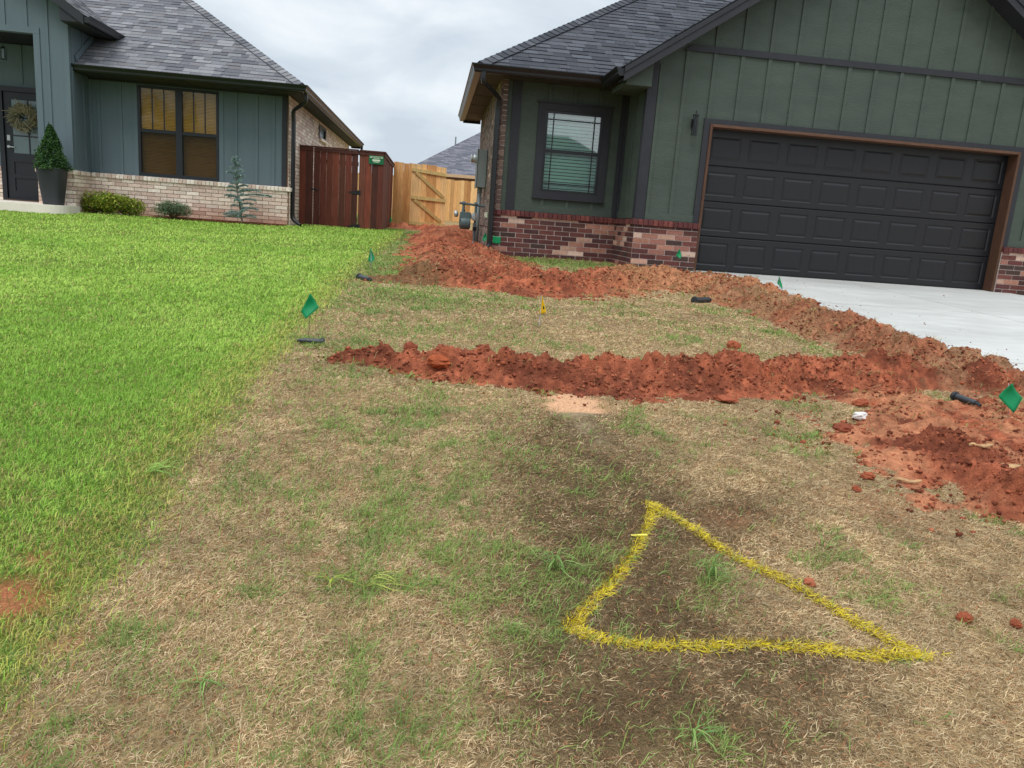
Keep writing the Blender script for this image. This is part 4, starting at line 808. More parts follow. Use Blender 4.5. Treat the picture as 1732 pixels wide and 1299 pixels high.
def d_mask(x, y): return np.clip(np.maximum(blob(x, y, DARKS)*.6, sst(-.22, .20, sdpoly(x, y, DPOLY)))*(.25+1.25*fbm(x, y, .10, 81, 5)), 0, 1)*.92
# ------------------------------------------------------------------ dirt heights
RA = pxs([(575, 608), (640, 610), (700, 617), (780, 626), (860, 637), (940, 645), (1020, 650), (1100, 650), (1200, 648), (1300, 643), (1400, 643), (1500, 645), (1600, 650), (1732, 660), (1860, 668)])
WA = [.05, .11, .16, .17, .18, .20, .20, .21, .22, .22, .24, .25, .22, .20, .20]; HA = [.02, .05, .055, .05, .055, .07, .06, .07, .075, .06, .075, .065, .055, .05, .05]
RC = np.array([[3.30, 10.9], [3.40, 10.4], [3.62, 9.7], [3.60, 8.7], [3.60, 7.6], [3.62, 6.8], [3.68, 6.2], [3.72, 5.6], [3.78, 5.0], [4.0, 4.4], [4.3, 3.6]])
WC_ = [.10, .22, .38, .36, .34, .34, .32, .30, .28, .24, .22]; HC = [.0, .02, .05, .08, .09, .095, .09, .085, .075, .06, .05]
RD = pxs([(650, 475), (720, 474), (800, 478), (880, 484), (960, 484), (1040, 478), (1090, 474), (1140, 482), (1200, 488), (1290, 496)])
WD = [.12, .30, .42, .52, .55, .50, .55, .50, .45, .40]; HD = [.02, .06, .08, .09, .08, .09, .13, .08, .07, .05]
RE = np.array([[.60, 9.3], [.55, 10.5], [.45, 12.0], [.35, 13.5], [.25, 15.0], [.45, 17.0], [.6, 19.0], [.7, 23.0]])
WE = [.62, .60, .62, .50, .55, .60, .6, .5]; HE = [.07, .08, .09, .08, .10, .09, .08, .06]
RF = np.array([[-.9, 21.2], [-.3, 21.6], [.4, 21.0]]); WF = [.35, .4, .4]; HF = [.05, .06, .06]
RGn = np.array([[1.05, 12.1], [1.3, 11.9]]); 
PBg = pxs([(1385, 672), (1480, 668), (1600, 672), (1760, 688), (1960, 720), (1960, 1000), (1760, 895), (1680, 858), (1620, 838), (1560, 828), (1500, 806), (1462, 792), (1480, 770), (1400, 745), (1425, 720), (1440, 695)])
RB = pxs([(1500, 760), (1580, 775), (1650, 800), (1732, 840), (1900, 900)]); WB = [.12, .20, .24, .26, .28]; HB2 = [.02, .035, .05, .06, .06]
def prof_h(x, y, P, W_, H_):
    best = np.zeros(x.shape)
    for i in range(len(P)-1):
        a, b = P[i], P[i+1]; e_ = b-a; t = np.clip(((x-a[0])*e_[0]+(y-a[1])*e_[1])/(e_@e_+1e-12), 0, 1); d = np.hypot(x-a[0]-t*e_[0], y-a[1]-t*e_[1]); w_ = W_[i]*(1-t)+W_[i+1]*t; h = H_[i]*(1-t)+H_[i+1]*t
        q = d/(w_*1.18); e2_ = h*np.where(q < 1, np.clip(1-q*q, 0, 1)**1.45, -(q-1)*.9); best = np.maximum(best, e2_) if i else e2_
    return best
def clods(x, y, amp, lv=((.19, .055), (.10, .044), (.055, .028), (.028, .014))):
    r = np.zeros(x.shape)
    for i, (c, h) in enumerate(lv):
        wx_ = x+.3*c*(fbm(x, y, c*.8, 300+i, 2)-.5); d = worley(wx_, y, c, 91+7*i); m = sst(.30, .55, fbm(x, y, c*2.6, 131+i, 2)); r = r + h*np.sqrt(np.clip(1-d*d, 0, 1))*m
    return r*amp
def dirt_h(x, y, which):
    if which == 'A': b = prof_h(x, y, RA, WA, HA)
    if which == 'C': b = prof_h(x, y, RC, WC_, HC)
    if which == 'D': b = prof_h(x, y, RD, WD, HD)
    if which == 'E': b = np.maximum(prof_h(x, y, RE, WE, HE), prof_h(x, y, RF, WF, HF))
    if which == 'B': b = np.maximum(np.minimum((sdpoly(x, y, PBg)+(fbm(x, y, .22, 18)-.55)*.42)*.12, .016), prof_h(x, y, RB, WB, HB2)+(fbm(x, y, .2, 19)-.5)*.05)
    n = (fbm(x, y, .34, 11)-.5)*.09+(fbm(x, y, .11, 12)-.5)*.07
    f5 = fbm(x, y, .055, 16, 4); rd = 1-np.abs(2*f5-1); b = b+(fbm(x, y, .22, 17, 4)-.5)*.05*(b < .05)+(rd-.7)*.030*np.clip(b/.03, 0, 1); n = n*np.clip(b/.03+.3, 0, 1)
    k = np.clip(b/.05, 0, 1); rough = 1.0
    if which == 'B': rough = .62+.58*sst(0, .03, prof_h(x, y, RB, WB, HB2)+.02*(fbm(x, y, .2, 15)-.5))
    cl = clods(x, y, 1.0)
    return b + n*(.5+.5*k)*(.5 if which == 'B' else 1) + cl*(.35+.65*k)*rough - .006 + (fbm(x, y, .022, 14, 3)-.5)*.020*rough
REGS = {'A': (-.95, 5.2, 3.2, 6.8, .0115), 'B': (1.45, 5.9, 1.2, 5.0, .0115), 'C': (3.0, 4.6, 2.6, 11.5, .018), 'D': (-1.2, 4.4, 7.4, 11.0, .018), 'E': (-1.12, 1.6, 8.4, 23.5, .03)}
NAMES = {'A': 'long ridge of loose red clay crossing the dry lawn', 'B': 'broken red clay and orange soil at the right edge of the lawn beside the fallen black sprinkler', 'C': 'brown clay ridge thrown up along the driveway edge', 'D': 'low band of loose red clay in front of the green house', 'E': 'red clay spread beside the brick side wall and the gas meter'}
def wall_clip(x, y):   # no soil inside the houses or on most of the slab
    return (x > 1.0) & (y > 12.62) | (x > 2.9) & (y > 11.38)
dirt_any = []
for k, (x0, x1, y0_, y1_, st) in REGS.items():
    xs_ = np.arange(x0, x1, st); ys_ = np.arange(y0_, y1_, st if k != 'E' else st*1.3); X, Y = np.meshgrid(xs_, ys_); h = dirt_h(X, Y, k)
    h[wall_clip(X, Y)] = -1
    base = zs(X, Y); Z = base+np.maximum(h, -.035)
    if k in 'CAB':
        zdv = zd(Y)+.0; on = X > 3.86; Z = np.where(on, np.maximum(Z, -9), Z); h = np.where(on & (Z < zdv-.004), np.minimum(h, -.001), h)
    m = h > -.022; fm = (m[:-1, :-1] | m[1:, :-1] | m[:-1, 1:] | m[1:, 1:]); ny, nx = X.shape; idx = np.arange(nx*ny).reshape(ny, nx)
    F = np.stack([idx[:-1, :-1][fm], idx[:-1, 1:][fm], idx[1:, 1:][fm], idx[1:, :-1][fm]], 1)
    used = np.unique(F); rem = np.full(nx*ny, -1); rem[used] = np.arange(len(used)); F = rem[F]
    xj = X + (fbm(X, Y, .02, 401, 1)-.5)*st*.8
    V = np.stack([xj.ravel()[used], Y.ravel()[used], Z.ravel()[used]], 1); xx, yy, hh_ = V[:, 0], V[:, 1], h.ravel()[used]
    cid = hsh(np.floor((xx+.02*fbm(xx, yy, .05, 207, 2))/.05), np.floor((yy+.02*fbm(xx, yy, .05, 208, 2))/.05), 209)
    f1 = fbm(xx, yy, .25, 201); f2 = fbm(xx, yy, .05, 211, 3); t = np.clip((f1-.5)*2.2+(f2-.5)*1.6+.5, 0, 1)[:, None]
    red, org, drk, brn = [np.array(srgb(*c)) for c in ((182, 104, 74), (204, 140, 102), (126, 70, 51), (166, 126, 94))]
    col = (drk*(1-t)+red*t)*(.8+.4*cid[:, None])
    if k == 'B': q = (1-sst(0, .02, prof_h(xx, yy, RB, WB, HB2)))[:, None]; q = q*sst(.30, .55, fbm(xx, yy, .16, 223))[:, None]; col = col*(1-q*.65)+org*(.75+.5*f2[:, None])*q*.65
    if k == 'C': q = (.35+.45*sst(.4, .6, fbm(xx, yy, .3, 221)))[:, None]; col = col*(1-q)+brn*(.7+.6*f2[:, None])*q
    if k == 'A': q = (sst(2.4, 3.6, xx)*sst(.4, .6, fbm(xx, yy, .3, 221)))[:, None]*.8; col = col*(1-q)+brn*(.7+.6*f2[:, None])*q
    if k == 'D': q = (sst(1.6, 2.8, xx)*.85)[:, None]; col = col*(1-q)+np.array(srgb(184, 128, 92))*(.7+.6*f2[:, None])*q; q = (1-sst(-.2, .5, xx))[:, None]*.8; col = col*(1-q)+np.array(srgb(120, 98, 68))*(.7+.6*f2[:, None])*q
    if k == 'E': q = (sst(.45, .65, fbm(xx, yy, .4, 231)))[:, None]*.3; col = col*(1-q)+org*q
    tag(npmesh('soil', V, F, M_soil, col, smooth=False), NAMES[k], 'soil', kind='stuff')
def any_dirt(x, y):
    r = np.full(x.shape, -1.0)
    for k, (x0, x1, y0_, y1_, st) in REGS.items():
        m = (x > x0) & (x < x1) & (y > y0_) & (y < y1_)
        if m.any(): r[m] = np.maximum(r[m], dirt_h(x[m], y[m], k))
    return r
# crumbs of clay scattered round the ridges (uncountable)
ico = bmesh.new(); bmesh.ops.create_icosphere(ico, subdivisions=1, radius=1); IV = np.array([v.co[:] for v in ico.verts]); IF = np.array([[v.index for v in f.verts] for f in ico.faces]); ico.free()
def crumbs(n, xs0, xs1, y0_, y1_, dens, smin, smax, name, label, cols):
    x = rng.uniform(xs0, xs1, n); y = rng.uniform(y0_, y1_, n); h = any_dirt(x, y); ok = dens(x, y, h) > rng.random(n); ok &= ~wall_clip(x, y); x, y, h = x[ok], y[ok], h[ok]
    n = len(x); s = smin*(smax/smin)**(rng.random(n)**2.3); z = zg(x, y)+np.maximum(h, 0)
    z = np.where(x > 3.86, np.maximum(z, zd(y)), z)
    V = IV[None]*(s[:, None, None]*rng.uniform(.6, 1.25, (n, 1, 3)))*rng.uniform(.6, 1.3, (n, len(IV), 1)); a = rng.uniform(0, 6.28, n); ca, sa = np.cos(a)[:, None], np.sin(a)[:, None]
    V = np.stack([V[..., 0]*ca-V[..., 1]*sa, V[..., 0]*sa+V[..., 1]*ca, V[..., 2]*.7], -1)+np.stack([x, y, z+s*.12], 1)[:, None]
    F = IF[None]+(np.arange(n)*len(IV))[:, None, None]; c = np.array(cols)[rng.integers(0, len(cols), n)]*rng.uniform(.7, 1.25, (n, 1)); c = np.repeat(c, len(IV), 0)
    return tag(npmesh(name, V.reshape(-1, 3), F.reshape(-1, 3), M_soil, c), label, 'soil', kind='stuff')
CC = [srgb(170, 94, 66), srgb(148, 80, 58), srgb(186, 110, 80), srgb(120, 66, 48)]
def dn(x, y, h): return np.where(h > .03, .7, np.where(h > -.004, .45, np.where(h > -.02, .16, np.where(h > -.05, .03, .0))))
crumbs(110000, -1, 5, 2.4, 6.8, dn, .0025, .016, 'soil_crumbs', 'crumbs of red clay lying over the near ridge and the right pile', CC)
crumbs(60000, -1, 4.5, 6.8, 13, dn, .004, .022, 'soil_crumbs', 'crumbs of clay lying over the far ridges and beside the driveway', CC+[srgb(176, 120, 86)])
crumbs(7000, 3.9, 7.5, 4.5, 11.4, lambda x, y, h: .9*np.exp(-(x-3.9)*2.8)+.012, .002, .012, 'soil_crumbs', 'specks of clay strewn on the pale driveway', [srgb(120, 92, 72), srgb(150, 96, 70)])
# single clods lying apart
def clod(u, v, r, label, flat=.7, c=None):
    p = gp(u, v); x, y = p[0], p[1]; hh_ = float(np.maximum(any_dirt(np.array([x]), np.array([y])), 0)[0]); b = bmesh.new(); bmesh.ops.create_icosphere(b, subdivisions=3, radius=1)
    me = bpy.data.meshes.new('dirt_clod'); sd = rng.uniform(0, 50)
    for vt in b.verts:
        q = vt.co.copy(); n1 = float(fbm(np.array([q.x*1.0+sd]), np.array([q.y+q.z*1.7+sd]), .9, 501)[0])+.5*float(fbm(np.array([q.x+sd]), np.array([q.y*1.3-q.z*2+sd]), .28, 502)[0])
        n2 = float(fbm(np.array([q.x*1.3+sd+q.z]), np.array([q.y-q.z*1.5+sd]), .13, 503, 3)[0]); vt.co = q*r*(.30+.75*n1+.32*n2); vt.co.z *= flat
    cc = c or CC[int(rng.integers(3))]
    b.to_mesh(me); b.free(); at_ = me.attributes.new('col', 'FLOAT_COLOR', 'POINT'); a = np.ones((len(me.vertices), 4), np.float32); a[:, :3] = cc; at_.data.foreach_set('color', a.ravel()); me.materials.append(M_soil)
    o = bpy.data.objects.new('dirt_clod', me); C.objects.link(o); o.location = (x, y, float(zs(x, y))+hh_*.8+r*flat*.34+(.006 if r < .03 else 0)); o.rotation_euler[2] = rng.uniform(0, 6); return tag(o, label, 'dirt clod', 'clay clods lying loose')
clod(1632, 1047, .021, 'larger red clay clod lying on dry grass right of the yellow triangle')
clod(1718, 1056, .016, 'small red clod at the right edge of the photo beyond the larger clod')
clod(1368, 989, .017, 'red clod lying on the right side line of the yellow triangle')
clod(1448, 833, .016, 'small round red clod on dry grass below the white scrap')
clod(1466, 808, .026, 'red clod at the left tip of the broken clay pile')
clod(1358, 749, .014, 'small pinkish clod on the green patch left of the white scrap')
clod(1425, 728, .050, 'elongated red clod just left of the white scrap', .5)
clod(1228, 678, .055, 'flat broken red clod below the middle of the long ridge', .3)
clod(1241, 590, .05, 'dark red clod standing behind the long ridge', .9)
clod(694, 596, .045, 'upright orange red clod on the left part of the long ridge', 1.0)
clod(742, 632, .065, 'large smooth orange lump in the left part of the long ridge', .55, srgb(176, 92, 58))
clod(1455, 688, .04, 'dark red clod behind the white scrap', .8)
clod(1313, 718, .014, 'tiny red clod on dry grass below the long ridge')
# ================================================================== ground sheet
xs_ = np.concatenate([[-400, -150, -60, -30, -20], np.arange(-14, -4, .25), np.arange(-4, 5.5, .045), np.arange(5.5, 12, .4), [20, 40, 90, 200, 400]])
ys_ = np.concatenate([[-200, -60, -20, -6, -2], np.arange(0, 1, .2), np.arange(1.0, 7, .04), np.arange(7, 13, .07), np.arange(13, 36, .3), [45, 60, 90, 180, 500, 900]])
X, Y = np.meshgrid(xs_, ys_); Z = zs(X, Y)
sg_ = 0*X
Z = Z-.02*sg_
Z = np.where((X > 3.8) & (Y < 11.9), zd(Y)-.14, Z)
ins = ((X > 3.86) & (Y > 11.9)) | ((X > 1.1) & (Y > 12.8) & (Y < 18)); Z = np.where(ins, Z-.05, Z)
ny, nx = X.shape; idx = np.arange(nx*ny).reshape(ny, nx); F = np.stack([idx[:-1, :-1], idx[:-1, 1:], idx[1:, 1:], idx[1:, :-1]], -1).reshape(-1, 4)
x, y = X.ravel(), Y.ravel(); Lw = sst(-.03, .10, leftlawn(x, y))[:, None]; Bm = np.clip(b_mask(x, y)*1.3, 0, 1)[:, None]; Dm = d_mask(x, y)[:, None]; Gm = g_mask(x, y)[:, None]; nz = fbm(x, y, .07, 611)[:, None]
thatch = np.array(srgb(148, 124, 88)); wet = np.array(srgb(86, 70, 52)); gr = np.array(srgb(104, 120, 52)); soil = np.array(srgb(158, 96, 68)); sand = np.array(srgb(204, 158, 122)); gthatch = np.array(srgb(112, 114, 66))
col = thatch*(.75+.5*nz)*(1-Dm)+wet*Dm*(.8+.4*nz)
rightc = col*(1-Gm*.6)+gthatch*Gm*.6; nl = np.array(srgb(128, 104, 68)); kn = .6*((1-sst(2.0, 3.8, y))*sst(.4, .6, fbm(x, y, .22, 713)))[:, None]; sk_ = .35*np.clip(sdline(x, y, seam_gap, [.03, .035, .03])/.02, 0, 1)[:, None]*sst(.4, .6, fbm(x, y, .1, 777))[:, None]; rightc = rightc*(1-sk_)+wet*.7*sk_; col = rightc*(1-Lw)+(gr*(1-kn*.7)+nl*kn*.7)*(.7+.6*nz)*Lw
bc = np.where((np.hypot(x-gp(975, 678)[0], y-gp(975, 678)[1]) < .3)[:, None], sand, soil); bc = np.where((np.abs(x-gp(990, 720)[0]) < .15)[:, None] & (y < gp(975, 695)[1])[:, None] & (y > 2)[:, None], np.array(srgb(140, 122, 96)), bc); col = col*(1-Bm)+bc*Bm
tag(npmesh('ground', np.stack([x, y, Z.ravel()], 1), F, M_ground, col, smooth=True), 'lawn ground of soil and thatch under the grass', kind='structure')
# ================================================================== grass blades
D4 = CF
def in_view(x, y, mg=.14):
    P = np.stack([x, y, zg(x, y)+.02], 1)-EYE; z = P@CF; u = (P@CR)/np.maximum(z, .01)*FPX/866; v = (P@CU)/np.maximum(z, .01)*FPX/649.5
    return (z > .3) & (np.abs(u) < 1+.05+1.25/np.maximum(z, .5)) & (v > -1-mg-.25/np.maximum(z, .5))
def blades(name, x, y, L, W_, lean, c, m, label, curl=.5, zoff=0.0, kind='stuff'):
    n = len(x); a = rng.uniform(0, 2*math.pi, n); d = np.stack([np.cos(a), np.sin(a)], 1)
    z0 = zs(x, y)+zoff-.003; h1 = L*np.sin(lean); r1 = L*np.cos(lean); a2 = a+rng.normal(0, curl, n); d2 = np.stack([np.cos(a2), np.sin(a2)], 1)
    w_ = rng.uniform(0, 2*math.pi, n); sx_ = np.stack([-np.sin(a+w_*.12), np.cos(a+w_*.12)], 1)*W_[:, None]/2
    b = np.stack([x, y], 1); m1 = b+d*(r1*.45)[:, None]; tp = m1+d2*(r1*.6)[:, None]
    zo = zoff-.003; zm = np.maximum(z0, zs(m1[:, 0], m1[:, 1])+zo)+h1*.62+.003; zt = np.maximum(z0, zs(tp[:, 0], tp[:, 1])+zo)+h1*rng.uniform(.55, 1.05, n)+.002
    V = np.empty((n, 5, 3)); V[:, 0, :2] = b-sx_; V[:, 1, :2] = b+sx_; V[:, 2, :2] = m1+sx_*.8; V[:, 3, :2] = m1-sx_*.8; V[:, 4, :2] = tp
    V[:, 0, 2] = z0; V[:, 1, 2] = z0+W_*.3; V[:, 2, 2] = zm+W_*.25; V[:, 3, 2] = zm; V[:, 4, 2] = zt
    k = (np.arange(n)*5)[:, None]; T = np.concatenate([k+np.array([[0, 1, 2]]), k+np.array([[0, 2, 3]]), k+np.array([[3, 2, 4]])], 1).reshape(-1, 3)
    o = npmesh(name, V.reshape(-1, 3), T, m, np.repeat(c, 5, 0)); return tag(o, label, 'grass' if kind == 'stuff' else None, kind=kind)
zones = [(.9, 2.6, 25000), (2.6, 3.6, 17000), (3.6, 5.0, 10000), (5.0, 7.5, 4800), (7.5, 11, 1900), (11, 18.4, 800)]
def scatter(xlo, xhi, mult):
    Xs, Ys = [], []
    for (a, b, dens) in zones:
        lo = max(xlo, -b*.86-1.2); hi = min(xhi, b*.98+1.2)
        if hi <= lo: continue
        n = int((hi-lo)*(b-a)*dens*mult); x = rng.uniform(lo, hi, n); y = rng.uniform(a, b, n); k = in_view(x, y) & (x < 3.9); Xs.append(x[k]); Ys.append(y[k])
    return np.concatenate(Xs), np.concatenate(Ys)
def blocked(x, y):
    hs = any_dirt(x, y)
    return (hs > .001+.014*rng.random(x.shape)) | ((x > 2.93) & (y > 11.4)) | ((x > .9) & (y > 12.62)) | ((y > 16.85) & (x < -2.9)) | ((y > 18.25) & (x < -1.1)) | ((x < -6.75) & (y > 15.25)) | ((x < -3.1) & (y > 16.2) & (x > -6.9))
def wof(y): return np.interp(y, [1, 2.5, 4, 6, 9, 18], [.0019, .0023, .0032, .0052, .0080, .014])
def lof(y): return np.interp(y, [1, 4, 8, 18], [1.0, 1.0, 1.15, 1.35])
# green lawn on the left
x, y = scatter(-14, -.6, 1.1); gm = leftlawn(x, y); B = b_mask(x, y)
thin = .55+.9*fbm(x, y, .22, 701)+.35*sst(2.0, 4.5, y); keep = (gm > rng.normal(0, .05, len(x))) & (rng.random(len(x)) > B*1.25) & (rng.random(len(x)) < thin) & ~blocked(x, y); x, y = x[keep], y[keep]
n = len(x); cA = np.array(srgb(138, 180, 66)); cB = np.array(srgb(184, 212, 98)); cY = np.array(srgb(196, 194, 100)); cS = np.array(srgb(196, 172, 112)); cD = np.array(srgb(96, 130, 50))
t = np.clip(sst(2.5, 7, y)*.55+(fbm(x, y, .8, 711)-.5)*1.5+(fbm(x, y, .12, 714)-.5)*.8+rng.normal(0, .25, n)+.12, 0, 1)[:, None]; c = cA*(1-t)+cB*t
edge = 1-sst(.0, .38, leftlawn(x, y)); q = (rng.random(n) < edge*.75*(.4+fbm(x, y, .3, 712))) [:, None]; c = np.where(q, cY*rng.uniform(.8, 1.1, (n, 1)), c)
near = 1-sst(2.2, 4.2, y); q = (rng.random(n) <   .05+.26*near*sst(.4, .65, fbm(x, y, .22, 713))+.12*edge)[:, None]; c = np.where(q, cS*rng.uniform(.6, 1.1, (n, 1)), c)
q = (rng.random(n) < .10+.18*near)[:, None]; c = np.where(q, cD, c); c = c*rng.uniform(.8, 1.2, (n, 1))
blades('lawn_grass', x, y, rng.uniform(.018, .042, n)*lof(y), wof(y)*rng.uniform(.7, 1.3, n), rng.uniform(.15, 1.15, n), c, M_blade, 'bright green lawn grass on the left half of the yard')
# dry turf on the right
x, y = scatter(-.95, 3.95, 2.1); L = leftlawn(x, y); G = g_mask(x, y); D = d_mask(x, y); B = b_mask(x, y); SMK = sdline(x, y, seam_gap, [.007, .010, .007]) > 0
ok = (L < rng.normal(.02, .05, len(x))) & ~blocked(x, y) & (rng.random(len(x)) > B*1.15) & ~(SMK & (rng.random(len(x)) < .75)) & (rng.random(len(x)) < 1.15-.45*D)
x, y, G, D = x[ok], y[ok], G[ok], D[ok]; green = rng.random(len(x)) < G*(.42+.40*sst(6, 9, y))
xs2, ys2, Ds = x[~green], y[~green], D[~green]; n = len(xs2)
s1, s2, s3, s4 = [np.array(srgb(*c)) for c in ((218, 194, 154), (196, 168, 128), (164, 136, 98), (112, 90, 64))]
r = rng.random(n)[:, None]; tone = np.clip(fbm(xs2, ys2, .25, 721)*1.1+fbm(xs2, ys2, .05, 723)*1.3-.75+rng.normal(0, .12, n), 0, 1)[:, None]
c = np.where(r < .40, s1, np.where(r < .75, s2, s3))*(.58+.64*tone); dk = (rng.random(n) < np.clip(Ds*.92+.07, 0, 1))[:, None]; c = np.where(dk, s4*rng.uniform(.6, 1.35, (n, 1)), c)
pk = (rng.random(n) < .06)[:, None]; c = np.where(pk, np.array(srgb(196, 136, 98))*rng.uniform(.7, 1.0, (n, 1)), c); ye = np.clip(sst(5, 9, ys2)*.15, 0, 1)[:, None]; c = c*(1-ye)+np.array(srgb(200, 186, 140))*ye
# spray painted blades become the triangle
TRI = [(pxs([(1108, 862), (1140, 880), (1200, 920), (1260, 952), (1330, 985), (1400, 1022), (1450, 1052), (1510, 1088), (1540, 1106)]), [.020, .018, .016, .017, .018, .018, .020, .021, .022]), (pxs([(1104, 856), (1098, 880), (1090, 905), (1072, 935)]), [.018, .015, .007, .006]), (pxs([(1072, 935), (1045, 972), (1005, 1018), (975, 1050)]), [.006, .013, .016, .020]), (pxs([(968, 1062), (1000, 1078), (1060, 1090), (1140, 1090), (1250, 1090), (1350, 1096), (1450, 1105), (1555, 1110)]), [.024, .019, .018, .016, .016, .017, .019, .021])]
def paint_d(x, y):
    r = np.full(x.shape, -9.0)
    for P, W_ in TRI: r = np.maximum(r, sdline(x, y, P, W_))
    return r
pd = paint_d(xs2, ys2); pt = rng.random(n) < sst(-.014, .006, pd)*(.35+.6*fbm(xs2, ys2, .06, 731)); np_ = ~pt
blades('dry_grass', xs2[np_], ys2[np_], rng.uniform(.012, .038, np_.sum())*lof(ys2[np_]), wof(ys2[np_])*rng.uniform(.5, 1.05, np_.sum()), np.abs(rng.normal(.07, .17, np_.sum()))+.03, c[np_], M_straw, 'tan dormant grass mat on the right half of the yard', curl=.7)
xg, yg, = x[green], y[green]; n = len(xg); t = np.clip(fbm(xg, yg, .2, 741)+rng.normal(0, .2, n), 0, 1)[:, None]; c = np.array(srgb(106, 134, 66))*(1-t)+np.array(srgb(150, 172, 88))*t; c = c*rng.uniform(.75, 1.2, (n, 1))
blades('green_tufts', xg, yg, rng.uniform(.022, .060, n)*lof(yg), wof(yg)*rng.uniform(.7, 1.2, n), rng.uniform(.12, 1.0, n), c, M_blade, 'green grass tufts growing through the dry turf')
# painted blades: own plus extra ones along the lines
ex_, ey_ = [], []
for P, W_ in TRI:
    for i in range(len(P)-1):
        L_ = np.linalg.norm(P[i+1]-P[i]); m = int(L_*1000); t = rng.random(m); w_ = W_[i]*(1-t)+W_[i+1]*t; w_ = w_*.8; nr = np.array([-(P[i+1]-P[i])[1], (P[i+1]-P[i])[0]])/L_; q = P[i]+(P[i+1]-P[i])*t[:, None]+nr*(rng.normal(0, .50, m)*w_)[:, None]; ex_.append(q[:, 0]); ey_.append(q[:, 1])
for (u, v) in ((1103, 858), (966, 1058), (1548, 1108)):
    p = gp(u, v); m = 130; ex_.append(p[0]+rng.normal(0, .016, m)); ey_.append(p[1]+rng.normal(0, .016, m))
p = gp(1600, 1108); ex_.append(p[0]-rng.random(26)*.10+.02); ey_.append(p[1]+rng.normal(0, .006, 26))
exx, eyy = np.concatenate(ex_), np.concatenate(ey_); k_ = rng.random(len(exx)) < .25+.9*fbm(exx, eyy, .05, 751); exx, eyy = exx[k_], eyy[k_]
xp, yp = np.concatenate([xs2[pt], exx]), np.concatenate([ys2[pt], eyy]); n = len(xp)
c = np.array([srgb(216, 192, 22), srgb(196, 168, 24), srgb(228, 208, 48), srgb(160, 136, 40), srgb(190, 170, 90)])[rng.integers(0, 5, n)]*rng.uniform(.8, 1.1, (n, 1))
tri = blades('painted_triangle', xp, yp, rng.uniform(.018, .042, n), np.full(n, .0023)*rng.uniform(.6, 1.2, n), np.abs(rng.normal(.03, .11, n))+.02, c, M_paint, None, curl=.9, zoff=.004, kind=None)
tag(tri, 'large yellow spray painted triangle outline on the dry grass', 'paint marking')
p = gp(1080, 912); mb = MB(); mb.hexa([(p[0]-.022, p[1]-.006, p[2]+.012), (p[0]+.028, p[1]-.005, p[2]+.013), (p[0]+.026, p[1]+.004, p[2]+.013), (p[0]-.026, p[1]+.002, p[2]+.012), (p[0]-.028, p[1]-.007, p[2]+.015), (p[0]+.028, p[1]-.005, p[2]+.018), (p[0]+.026, p[1]+.005, p[2]+.018), (p[0]-.026, p[1]+.003, p[2]+.015)]); 
tag(mb.build('straw_piece', mat('paint_pale', srgb(226, 214, 90), .6, var=.1)), 'pale yellow painted straw lying on the left side line of the triangle', 'straw')
# grass stuck in the overturned clay
x, y = rng.uniform(-.9, 4.2, 90000), rng.uniform(3.6, 11.3, 90000); h = any_dirt(x, y); d_ = dict(); pr_ = np.where(h > .01, .14+.75*np.exp(-((x-3.35)/.8)**2)*sst(.45, .6, fbm(x, y, .25, 761))+.35*sst(.58, .68, fbm(x, y, .3, 762)), 0)
pr_ = np.where(in_view(x, y), pr_, 0)
k = rng.random(len(x)) < pr_*.8; x, y, h = x[k], y[k], h[k]; n = len(x); c = np.array([srgb(170, 140, 98), srgb(140, 112, 78), srgb(150, 150, 88), srgb(196, 160, 116)])[rng.integers(0, 4, n)]*rng.uniform(.6, 1.1, (n, 1))
o = blades('grass_scraps', x, y, rng.uniform(.03, .075, n), wof(y)*.8, np.abs(rng.normal(.15, .3, n)), c, M_straw, 'dead grass scraps and roots mixed into the clay ridges', curl=1.0, zoff=np.maximum(h, 0)+.006)
# long weeds lying and standing
def weed(u, v, nb, L, name_label, cols, up=.5, spread=6.28, a0=0, w_=.003):
    p = gp(u, v); mb = MB()
    for i in range(nb):
        a = a0+rng.uniform(-.5, .5)*spread; Lb = L*rng.uniform(.6, 1.1); q = []; pp = p+np.array([rng.normal()*.008, rng.normal()*.008, 0]); el = rng.uniform(.6, 1.2)*up
        for k in range(6):
            q.append(pp.copy()); pp = pp+np.array([math.cos(a)*math.cos(el), math.sin(a)*math.cos(el), math.sin(el)])*Lb/5; el -= .28+rng.random()*.15; a += rng.normal()*.1
            if pp[2] < p[2]+.012: pp[2] = p[2]+.012+.002*i; el = .05
        c = mulc(cols[rng.integers(len(cols))], rng.uniform(.8, 1.15)); s = np.array([-math.sin(a), math.cos(a), .15])*w_/2; wd = [.8, 1, 1, .8, .5, .1]
        for k in range(5): mb.quad([q[k]-s*wd[k], q[k]+s*wd[k], q[k+1]+s*wd[k+1], q[k+1]-s*wd[k+1]], c)
    tag(mb.build('weed', M_blade), name_label, 'weed', 'long weeds in the dry turf')
GW = [srgb(122, 156, 78), srgb(104, 138, 70), srgb(150, 176, 98)]
weed(1170, 1250, 14, .11, 'leafy green weed at the bottom edge below the triangle', GW, .55, w_=.003)
weed(1200, 975, 26, .10, 'green tuft weed inside the yellow triangle', GW, .8)
weed(1395, 930, 6, .10, 'small upright green weed right of the triangle top', GW, 1.3, w_=.004)
weed(900, 1068, 5, .12, 'pale green blades lying left of the lower left corner of the triangle', GW, .4, 1.2, 3.0)
weed(940, 960, 24, .13, 'sprawling green weed left of the triangle', GW, .45)
weed(620, 992, 12, .15, 'yellow green weed lying across the turf seam', [srgb(180, 184, 90), srgb(150, 168, 76)], .4, 1.5, 0, w_=.0028)
weed(560, 985, 7, .10, 'yellow green blades left of the turf seam', [srgb(180, 190, 80), srgb(150, 176, 70)], .5)
